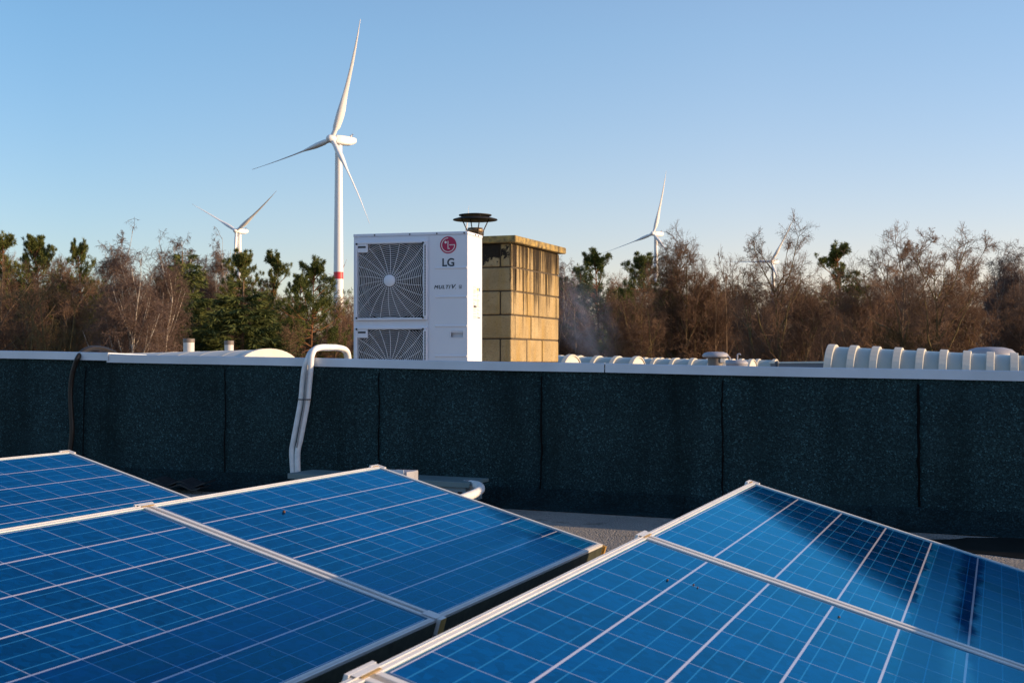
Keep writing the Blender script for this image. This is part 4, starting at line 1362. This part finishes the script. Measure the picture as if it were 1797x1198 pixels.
def tubes_np(groups):
    """groups: list of (polys (M,n,3), r0 (M,), r1 (M,), sides) -> verts, faces"""
    V, F, base = [], [], 0
    for polys, r0, r1, ns in groups:
        Mn, n, _ = polys.shape
        t = np.zeros_like(polys)
        t[:, 1:-1] = polys[:, 2:] - polys[:, :-2]
        t[:, 0] = polys[:, 1] - polys[:, 0]; t[:, -1] = polys[:, -1] - polys[:, -2]
        t = norm(t)
        ref = np.tile(np.array([0.3, 0.2, 0.93]), (Mn, n, 1))
        bad = np.abs((t * ref).sum(-1)) > 0.9
        ref[bad] = np.array([0.9, -0.4, 0.1])
        a = norm(np.cross(t, ref)); b = np.cross(t, a)
        rad = r0[:, None] + (r1 - r0)[:, None] * np.linspace(0, 1, n)[None]
        q = np.arange(ns) * 2 * np.pi / ns
        ring = polys[:, :, None] + rad[:, :, None, None] * (a[:, :, None] * np.cos(q)[None, None, :, None] + b[:, :, None] * np.sin(q)[None, None, :, None])
        V.append(ring.reshape(-1, 3))
        m, k, s = np.meshgrid(np.arange(Mn), np.arange(n - 1), np.arange(ns), indexing='ij')
        s2 = (s + 1) % ns
        ix = lambda kk, ss: base + (m * n + kk) * ns + ss
        F.append(np.stack([ix(k, s), ix(k, s2), ix(k + 1, s2), ix(k + 1, s)], -1).reshape(-1, 4))
        base += Mn * n * ns
    return np.concatenate(V), np.concatenate(F)
def np_mesh(name, V, F, mat, smooth=True):
    me = bpy.data.meshes.new(name)
    k = F.shape[1]
    me.vertices.add(len(V)); me.vertices.foreach_set('co', V.astype(np.float32).ravel())
    me.loops.add(F.size); me.loops.foreach_set('vertex_index', F.astype(np.int32).ravel())
    me.polygons.add(len(F)); me.polygons.foreach_set('loop_start', np.arange(0, F.size, k, dtype=np.int32))
    me.polygons.foreach_set('use_smooth', np.full(len(F), smooth))
    me.materials.append(mat)
    me.update(calc_edges=True)
    return me
TREE = {}
def reg(kind, trunk, crown): TREE.setdefault(kind, []).append((trunk, crown))

def bare_tree(kind, seed, H=13.0, stems=3, lean=0.35, limbs=8, spread=(0.5, 1.1), tb='bark', tc='twig', trop=0.06, density=1.0, r_base=0.17, droop=False, split=0.12, w1=0.11, Wr=2.5, fan=0.0):
    """bare winter tree; shoots that would leave the rounded crown outline (radius Wr) are not grown"""
    rng = np.random.default_rng(seed)
    def keep(P):                                       # tips inside an uneven egg-shaped outline
        e = P[:, -1]
        a = np.arctan2(e[:, 1], e[:, 0])
        q = 1 + 0.16 * np.sin(2 * a + seed) + 0.12 * np.sin(3 * a + 2 * seed)
        zc, zr = 0.60 * H, 0.46 * H
        rad = (e[:, 0] ** 2 + e[:, 1] ** 2) / (Wr * q) ** 2 + ((e[:, 2] - zc) / zr) ** 2
        return rad < rng.uniform(0.7, 1.2, len(e))
    P0 = np.zeros((stems, 3)); P0[:, :2] = rng.normal(0, 0.12 * (stems > 1), (stems, 2))
    ang = np.arange(stems) * 2 * np.pi / stems + rng.uniform(0, 6)
    D0 = np.stack([np.cos(ang) * lean, np.sin(ang) * lean, np.ones(stems)], -1) + rng.normal(0, 0.05, (stems, 3))
    L0 = np.full(stems, H * 0.84) * rng.uniform(0.82, 1.0, stems)
    L0[0] = H * 0.90
    s0 = grow(P0, D0, L0, 12, 0.07, 0.03 - fan, rng)
    tip = np.linalg.norm(s0[:, -1, :2], axis=1)       # stems end inside the crown
    s0[:, :, :2] *= np.minimum(1.0, 0.55 * Wr / np.maximum(tip, 1e-6))[:, None, None]
    s0[:, :, 2] *= np.minimum(1.0, rng.uniform(0.70, 0.82, stems) * H / s0[:, -1, 2])[:, None]
    r0 = np.full(stems, r_base) * rng.uniform(0.75, 1.0, stems)
    groups_t = [(s0, r0, np.full(stems, 0.012), 7)]
    def level(par, Lp, Rp, cnt, t0, t1, a0, a1, ratio, nseg, wander, tr, rscale, rmin):
        i, t, p, d, l = shoots(par, Lp, cnt, t0, t1, a0, a1, ratio, rng, taper=0.72 if par is s0 else 0.65)
        P = grow(p, d, l, nseg, wander, tr, rng)
        R_ = np.maximum(Rp[i] * (1 - 0.8 * t) * rscale, rmin)
        k = keep(P)
        return P[k], l[k], R_[k]
    s1, l1, r1 = level(s0, L0, r0, int(limbs * 1.6), split, 0.98, spread[0], spread[1], 0.40, 8, w1, trop, 0.60, 0.020)
    groups_t.append((s1, r1, np.full(len(l1), 0.010), 5))
    s2, l2, r2 = level(s1, l1, r1, int(9 * density), 0.12, 1.0, 0.5, 1.2, 0.52, 6, 0.16, trop * (0.5 if not droop else 0.2), 0.5, 0.012)
    groups_c = [(s2, r2, np.full(len(l2), 0.006), 4)]
    s3, l3, r3 = level(s2, l2, r2, int(9 * density), 0.08, 1.0, 0.5, 1.2, 0.58, 5, 0.18, (0.03 if not droop else -0.12), 0.5, 0.0068)
    groups_c.append((s3, r3, np.full(len(l3), 0.004), 3))
    s4, l4, r4 = level(s3, l3, r3, int(8 * density), 0.1, 1.0, 0.45, 1.15, 0.62, 4, 0.17, (0.03 if not droop else -0.22), 0.5, 0.0048)
    groups_c.append((s4, np.full(len(l4), 0.0050), np.full(len(l4), 0.0028), 3))
    reg(kind, np_mesh('trunk', *tubes_np(groups_t), M[tb]), np_mesh('crown', *tubes_np(groups_c), M[tc]))

def needle_cards(C, D, L, W, rng):
    """flat spiky leaflets: base C, direction D, length L, width W -> quads (slim kites)"""
    D = norm(D)
    side = norm(np.cross(D, rng.normal(0, 1, D.shape)))
    a = C; b = C + D * (L * 0.45)[:, None] + side * (W / 2)[:, None]
    c = C + D * L[:, None]; d = C + D * (L * 0.45)[:, None] - side * (W / 2)[:, None]
    V = np.stack([a, b, c, d], 1).reshape(-1, 3)
    F = np.arange(len(V)).reshape(-1, 4)
    return V, F
def join(parts):
    V, F, b = [], [], 0
    for v, f in parts:
        V.append(v); F.append(f + b); b += len(v)
    return np.concatenate(V), np.concatenate(F)

def spruce(seed, H=12.0, W=3.4, kind='spruce'):
    rng = np.random.default_rng(seed)
    tp_ = grow(np.zeros((1, 3)), np.array([[0, 0, 1.0]]), np.array([H]), 10, 0.01, 0.05, rng)
    nb = 620
    t = 1 - rng.uniform(0, 1, nb) ** 0.62 * 0.985
    az = rng.uniform(0, 2 * np.pi, nb)
    L = (W * (1 - t) ** 0.8 * rng.uniform(0.65, 1.12, nb) + 0.16) * (1 + 0.18 * np.sin(az * 2 + seed))
    el = R(30) * (t - 0.5) + rng.normal(0, 0.12, nb)
    P0 = np.stack([np.zeros(nb), np.zeros(nb), t * H], -1)
    D0 = np.stack([np.cos(az) * np.cos(el), np.sin(az) * np.cos(el), np.sin(el)], -1)
    br = grow(P0, D0, L, 7, 0.06, -0.03, rng)
    br[:, -2:, 2] += 0.05
    i2, t2, p2, d2, l2 = shoots(br, L, 12, 0.22, 1.0, 0.5, 1.0, 0.36, rng)
    l2 = np.maximum(l2, 0.12)
    d2[:, 2] *= 0.4; d2[:, 2] -= 0.22
    tw = grow(p2, d2, l2, 3, 0.05, -0.12, rng)
    n2 = len(l2)
    k = 7
    idx = np.repeat(np.arange(n2), k)
    f = rng.uniform(0.05, 1, len(idx)) * 3
    i = np.minimum(f.astype(int), 2); w = (f - i)[:, None]
    C = tw[idx, i] * (1 - w) + tw[idx, i + 1] * w
    D = norm(tw[idx, i + 1] - tw[idx, i]) + rng.normal(0, 0.45, (len(idx), 3)) + np.array([0, 0, -0.15])
    V, F = needle_cards(C, D, rng.uniform(0.14, 0.34, len(idx)), rng.uniform(0.025, 0.055, len(idx)), rng)
    Vt, Ft = tubes_np([(tp_, np.array([0.17]), np.array([0.02]), 7)])
    Vb, Fb = tubes_np([(br, np.full(nb, 0.022), np.full(nb, 0.006), 3)])
    reg(kind, np_mesh('trunk', Vt, Ft, M['bark']), np_mesh('crown', *join([(V, F), (Vb, Fb)]), M['spruce_needle']))

def pine(seed, H=14.0, W=3.4, bare=0.5, kind='pine'):
    rng = np.random.default_rng(seed)
    L0 = np.array([H])
    tp_ = grow(np.zeros((1, 3)), np.array([[rng.normal(0, .05), rng.normal(0, .05), 1.0]]), L0, 12, 0.035, 0.04, rng)
    nb = 64
    t = bare + (1 - bare) * rng.uniform(0, 1, nb) ** 0.85
    t[:6] = 0.97
    f = t * 12; i = np.minimum(f.astype(int), 11); w = (f - i)[:, None]
    P0 = tp_[0, i] * (1 - w) + tp_[0, i + 1] * w
    az = np.arange(nb) * 2.4 + rng.normal(0, .3, nb)
    rel = (t - bare) / (1 - bare)
    L = W * (1.05 - 0.80 * rel ** 1.6) * rng.uniform(0.5, 1.2, nb)
    el = 0.0 + 0.85 * rel ** 2 + rng.normal(0, 0.18, nb)
    D0 = np.stack([np.cos(az) * np.cos(el), np.sin(az) * np.cos(el), np.sin(el)], -1)
    br = grow(P0, D0, L, 7, 0.12, 0.05, rng)
    i2, t2, p2, d2, l2 = shoots(br, L, 9, 0.25, 1.0, 0.4, 1.0, 0.36, rng)
    d2[:, 2] += 0.25
    tw = grow(p2, d2, l2, 4, 0.1, 0.1, rng)
    i3, t3, p3, d3, l3 = shoots(tw, l2, 5, 0.25, 1.0, 0.3, 0.9, 0.5, rng)
    d3[:, 2] += 0.3
    tw3 = grow(p3, d3, np.maximum(l3, 0.12), 2, 0.08, 0.12, rng)
    n3 = len(l3); k = 12
    idx = np.repeat(np.arange(n3), k)
    fr = rng.uniform(0.2, 1, len(idx)) * 2
    i = np.minimum(fr.astype(int), 1); w = (fr - i)[:, None]
    C = tw3[idx, i] * (1 - w) + tw3[idx, i + 1] * w
    D = norm(tw3[idx, 2] - tw3[idx, 0]) * 0.7 + rng.normal(0, 0.6, (len(idx), 3))
    V, F = needle_cards(C, D, rng.uniform(0.12, 0.26, len(idx)), rng.uniform(0.018, 0.034, len(idx)), rng)
    Vt, Ft = tubes_np([(tp_, np.array([0.16]), np.array([0.03]), 8), (br, np.full(nb, 0.035), np.full(nb, 0.012), 4)])
    Vb, Fb = tubes_np([(tw, np.full(len(l2), 0.012), np.full(len(l2), 0.006), 3)])
    reg(kind, np_mesh('trunk', Vt, Ft, M['pine_bark']), np_mesh('crown', *join([(V, F), (Vb, Fb)]), M['pine_needle']))

for sd_ in range(5):
    bare_tree('bare', 100 + sd_, 13, 1 + sd_ % 3, 0.16, 11, Wr=(2.9, 2.4, 2.7, 2.3, 3.1)[sd_])
for sd_ in range(3):
    bare_tree('slim', 200 + sd_, 13, 1 + sd_ % 2, 0.08, 16, (0.4, 0.95), r_base=0.12, Wr=1.9)
for sd_ in range(2):
    bare_tree('vase', 300 + sd_, 14, 6, 0.10, 7, (0.35, 0.85), 'moss_bark', 'twig', 0.06, 1.0, 0.17, split=0.3, w1=0.09, Wr=2.5, fan=0.035)
bare_tree('spread', 320, 13.5, 4, 0.30, 9, (0.45, 1.0), 'moss_bark', 'twig', 0.05, 1.0, 0.24, split=0.18, Wr=3.3, fan=0.04)
for sd_ in range(2):
    bare_tree('mossy', 400 + sd_, 10, 4, 0.25, 8, (0.4, 0.9), 'moss_bark', 'moss_twig', 0.05, 0.8, 0.12, split=0.15, Wr=2.5, fan=0.02)
for sd_ in range(3):
    bare_tree('birch', 500 + sd_, 14, 1 + (sd_ < 2), 0.12, 15, (0.3, 0.65), 'birch_bark', 'birch_twig', 0.09, 1.0, 0.15, True, split=0.35, w1=0.05, Wr=2.2)
for sd_ in range(2):
    bare_tree('bush', 600 + sd_, 6.5, 9, 0.5, 5, (0.35, 0.9), 'bark', 'twig', 0.05, 0.9, 0.06, split=0.08, Wr=2.6)
for sd_ in range(2): spruce(700 + sd_)
for sd_ in range(4): pine(800 + sd_, bare=(0.5, 0.42, 0.62, 0.5)[sd_])
HREF = {'bare': 13, 'slim': 13, 'vase': 14, 'spread': 13.5, 'mossy': 10, 'birch': 14, 'bush': 6.5, 'spruce': 12, 'pine': 14}
NAME = {'bare': 'bare_tree', 'slim': 'bare_tree', 'vase': 'bare_tree', 'spread': 'bare_tree', 'mossy': 'bare_tree', 'birch': 'birch_tree', 'bush': 'shrub', 'spruce': 'spruce_tree', 'pine': 'pine_tree'}
CAT = {'bush': 'shrub'}
rt = random.Random(21)
def tops(kind, var):
    tr, cr = TREE[kind][var]
    if 'top' not in tr:
        co = np.zeros(len(cr.vertices) * 3, dtype=np.float32); cr.vertices.foreach_get('co', co)
        z = co.reshape(-1, 3)[:, 2]
        tr['top'] = float(np.percentile(z, 99.7) if kind not in ('spruce',) else z.max())
    return tr['top']
def plant(kind, var, px, D, ytop=None, sxy=1.0, label=None, group=None, rz=None):
    var %= len(TREE[kind])
    p = at(px, 632, D)
    tr, cr = TREE[kind][var]
    sz = 1.0
    if ytop is not None:
        sz = (CAMZ + (632.5 - ytop) / FPX * D) / tops(kind, var)
    o = thing(NAME[kind], label, CAT.get(kind, 'tree'), (p.x, p.y, 0), rt.uniform(0, 6.28) if rz is None else rz, group)
    o.scale = (sz * sxy, sz * sxy, sz)
    for nm, me in (('trunk', tr), ('crown', cr)):
        link(bpy.data.objects.new(nm, me), o)
    return o
# salient trees, each placed by where it stands in the photograph
plant('mossy', 0, 100, 57, 466, 0.85, 'olive-tinted bare tree with forked mossy limbs at the left, nearest the hose')
plant('bare', 0, 28, 60, 455, 1.0, 'reddish brown bare tree at the left edge of the wood')
plant('birch', 0, 216, 55, 406, 0.9, 'tall forked white-stemmed birch left of the spruces')
plant('birch', 1, 272, 57, 447, 0.8, 'slender leaning white birch close beside the left spruce')
plant('spruce', 0, 322, 62, 438, 1.15, 'broad dark spruce standing left of its neighbour behind the two vent pipes')
plant('spruce', 1, 425, 60, 488, 1.9, 'wide low dark spruce with drooping boughs behind the white skylight end')
plant('pine', 0, 437, 72, 438, 0.85, 'pine rising behind the wide spruce, left one of the pair')
plant('pine', 1, 467, 74, 442, 0.8, 'pine rising behind the wide spruce, right one of the pair')
plant('pine', 2, 538, 66, 453, 0.85, 'pine with a bare orange trunk left of the large turbine tower')
plant('pine', 3, 502, 72, 482, 0.7, 'small pine between the wide spruce and the bare-trunked pine')
plant('birch', 2, 330, 74, 412, 0.9, 'pale birch crown rising behind the left spruce')
plant('birch', 0, 362, 76, 420, 0.8, 'purple-twigged birch behind the gap between the spruces')
plant('slim', 0, 595, 68, 508, 0.9, 'thin bare brown tree below the large turbine tower')
plant('pine', 1, 25, 78, 410, 0.9, 'pine top standing above the brown wood at the far left')
plant('pine', 3, 92, 80, 414, 0.7, 'pine top above the brown wood, second from the left')
plant('pine', 0, 62, 84, 416, 0.7, 'narrow pine top between two others above the brown wood')
plant('pine', 2, 147, 80, 422, 0.6, 'lone small pine top left of the tall birch')
plant('slim', 1, 520, 60, 560, 0.9, 'small bare tree with a pale trunk under the bare-trunked pine')
plant('pine', 2, 1060, 84, 437, 1.0, 'dark pine just right of the chimney smoke')
plant('pine', 0, 1140, 80, 443, 0.95, 'olive pine in front of the half hidden turbine tower')
plant('birch', 2, 1012, 92, 455, 0.9, 'pale hazy birch between the chimney and the dark pine')
plant('spruce', 0, 990, 96, 480, 0.7, 'dark bluish conifer showing beside the chimney edge')
plant('vase', 0, 1110, 64, 470, 0.8, 'bare multi-stemmed tree low behind the first small skylights')
plant('vase', 1, 1205, 68, 410, 0.85, 'bare tall tree with upright forked stems right of the half hidden turbine')
plant('bare', 1, 1262, 68, 448, 0.6, 'bare brown tree behind the mushroom vent')
plant('spread', 0, 1366, 60, 397, 0.82, 'vase-shaped bare tree with many stems in front of the distant turbine')
plant('pine', 1, 1490, 82, 425, 1.05, 'dark pine rising between bare trees above the large skylight')
plant('bare', 2, 1552, 70, 403, 0.95, 'tall bare tree just right of the dark pine above the large skylight')
plant('spread', 0, 1640, 60, 418, 0.95, 'wide spreading bare tree with thick forked limbs behind the large skylight')
plant('mossy', 1, 1600, 60, 520, 0.8, 'low mossy bare tree at the foot of the spreading tree')
plant('birch', 1, 1775, 84, 430, 0.9, 'pale-stemmed birch at the right edge of the wood')
plant('bare', 3, 1712, 70, 408, 0.95, 'bare brown tree between the spreading tree and the right edge birch')
plant('slim', 2, 1300, 76, 452, 1.0, 'slim bare tree left of the vase-shaped tree')
plant('slim', 0, 1450, 74, 470, 1.0, 'thin bare tree under the left side of the dark pine')
# the wood behind, tree after tree
def env(px):
    pts = [(-400, 440), (0, 446), (120, 447), (200, 464), (380, 475), (470, 492), (560, 515), (620, 520), (700, 480), (960, 480), (1010, 492), (1060, 482), (1200, 474), (1290, 480), (1450, 492), (1530, 470), (1650, 458), (1740, 455), (1797, 448), (2300, 430)]
    for (a, ya), (b2, yb) in zip(pts[:-1], pts[1:]):
        if a <= px <= b2: return ya + (yb - ya) * (px - a) / (b2 - a)
    return 450
GL = {'l': ('bare brown tree standing in the wood left of the cooling unit', 'bare trees in the wood on the left'),
      'r': ('bare dark brown tree standing in the wood right of the chimney', 'bare trees in the wood on the right'),
      'sl': ('brown twiggy shrub at the edge of the wood left of the cooling unit', 'shrubs along the wood on the left'),
      'sr': ('brown twiggy shrub at the edge of the wood right of the chimney', 'shrubs along the wood on the right')}
def scatter(n, kinds, x0, x1, D0, D1, dy0, dy1, sxy=1.0, shrub=False):
    for k in range(n):
        px = x0 + (x1 - x0) * (k + rt.uniform(0.05, 0.95)) / n
        kind = rt.choice(kinds)
        side = ('s' if kind == 'bush' else '') + ('l' if px < 850 else 'r')
        y = None if shrub else env(px) + rt.uniform(dy0, dy1)
        o = plant(kind, rt.randrange(8), px, rt.uniform(D0, D1), y, sxy * rt.uniform(0.95, 1.25), *GL[side])
scatter(24, ['bare', 'slim', 'slim'], -60, 640, 68, 80, 4, 50)
scatter(28, ['bare', 'slim', 'bare'], -80, 660, 84, 100, 0, 36)
scatter(20, ['bare', 'slim'], -80, 700, 105, 130, 0, 30)
scatter(18, ['bare', 'slim', 'slim'], 960, 1860, 74, 86, 5, 60)
scatter(28, ['bare', 'slim', 'bare'], 940, 1880, 88, 105, -5, 36)
scatter(18, ['bare', 'slim'], 940, 1880, 110, 135, 0, 40)
scatter(6, ['bare', 'slim'], 660, 940, 85, 120, 0, 40)
scatter(16, ['bush'], -40, 640, 60, 76, 0, 0, 1.0, True)
scatter(20, ['bush'], 970, 1850, 66, 84, 0, 0, 1.0, True)
# wood continuing beyond the right edge of the frame (its long shadows reach the trees in view)
scatter(12, ['bare', 'slim', 'spread'], 1880, 2700, 66, 84, -10, 40, 1.1)
# undergrowth and the far wood, read as one mass
rng = np.random.default_rng(77)
nst = 10000
D_ = rng.uniform(64, 150, nst); pxs = rng.uniform(-300, 2300, nst)
X = (pxs - 898.5) / FPX * D_
P0 = np.stack([X, D_, np.zeros(nst)], -1)
Lh = rng.uniform(1.5, 9.0, nst) * np.clip((D_ - 40) / 60, 0.45, 1.4)
s0 = grow(P0, np.tile([0, 0, 1.0], (nst, 1)) + rng.normal(0, 0.18, (nst, 3)), Lh, 5, 0.10, 0.03, rng)
i1, t1, p1, d1, l1 = shoots(s0, Lh, 9, 0.1, 1.0, 0.4, 1.1, 0.3, rng)
s1 = grow(p1, d1, l1, 3, 0.2, 0.05, rng)
V, F = tubes_np([(s0, np.full(nst, 0.05), np.full(nst, 0.015), 4), (s1, np.full(len(l1), 0.017), np.full(len(l1), 0.007), 3)])
tag(link(bpy.data.objects.new('undergrowth', np_mesh('undergrowth', V, F, M['twig']))), 'tangle of brown saplings and undergrowth filling the floor of the wood', 'undergrowth', kind='stuff')

# ------------------------------------------------------------------ smoke drifting beside the chimney
sg_ = G('thin_blue_smoke')
sg_.t.nodes.remove(sg_.p)
vol = sg_.n('ShaderNodeVolumePrincipled')
cobj = sg_.coord()
ln_ = sg_.n('ShaderNodeVectorMath', operation='LENGTH'); sg_.put(ln_.inputs[0], cobj)
fall = sg_.ramp(ln_.outputs['Value'], [(0.25, 1.0), (1.0, 0.0)])
wisp = sg_.ramp(sg_.noise(cobj, 1.9, 5, 0.6, dist=0.6), [(0.42, 0.0), (0.7, 1.0)])
sg_.put(vol.inputs['Density'], sg_.math('MULTIPLY', sg_.math('MULTIPLY', fall, wisp), 0.5))
vol.inputs['Color'].default_value = (0.5, 0.62, 0.9, 1)
sg_.t.links.new(vol.outputs[0], sg_.t.nodes['Material Output'].inputs['Volume'])
sp_ = MB()
sp_.lathe([(math.sin(PI * k / 12) + 1e-4, -math.cos(PI * k / 12)) for k in range(13)], 24, None, True, False)
so_ = sp_.build('smoke', sg_.m)
so_.location = at(1022, 560, 46)
so_.scale = (1.15, 1.0, 2.1)
so_.rotation_euler = (0, R(-28), 0)
tag(so_, 'thin bluish smoke drifting over the roof just right of the chimney', 'smoke', kind='stuff')
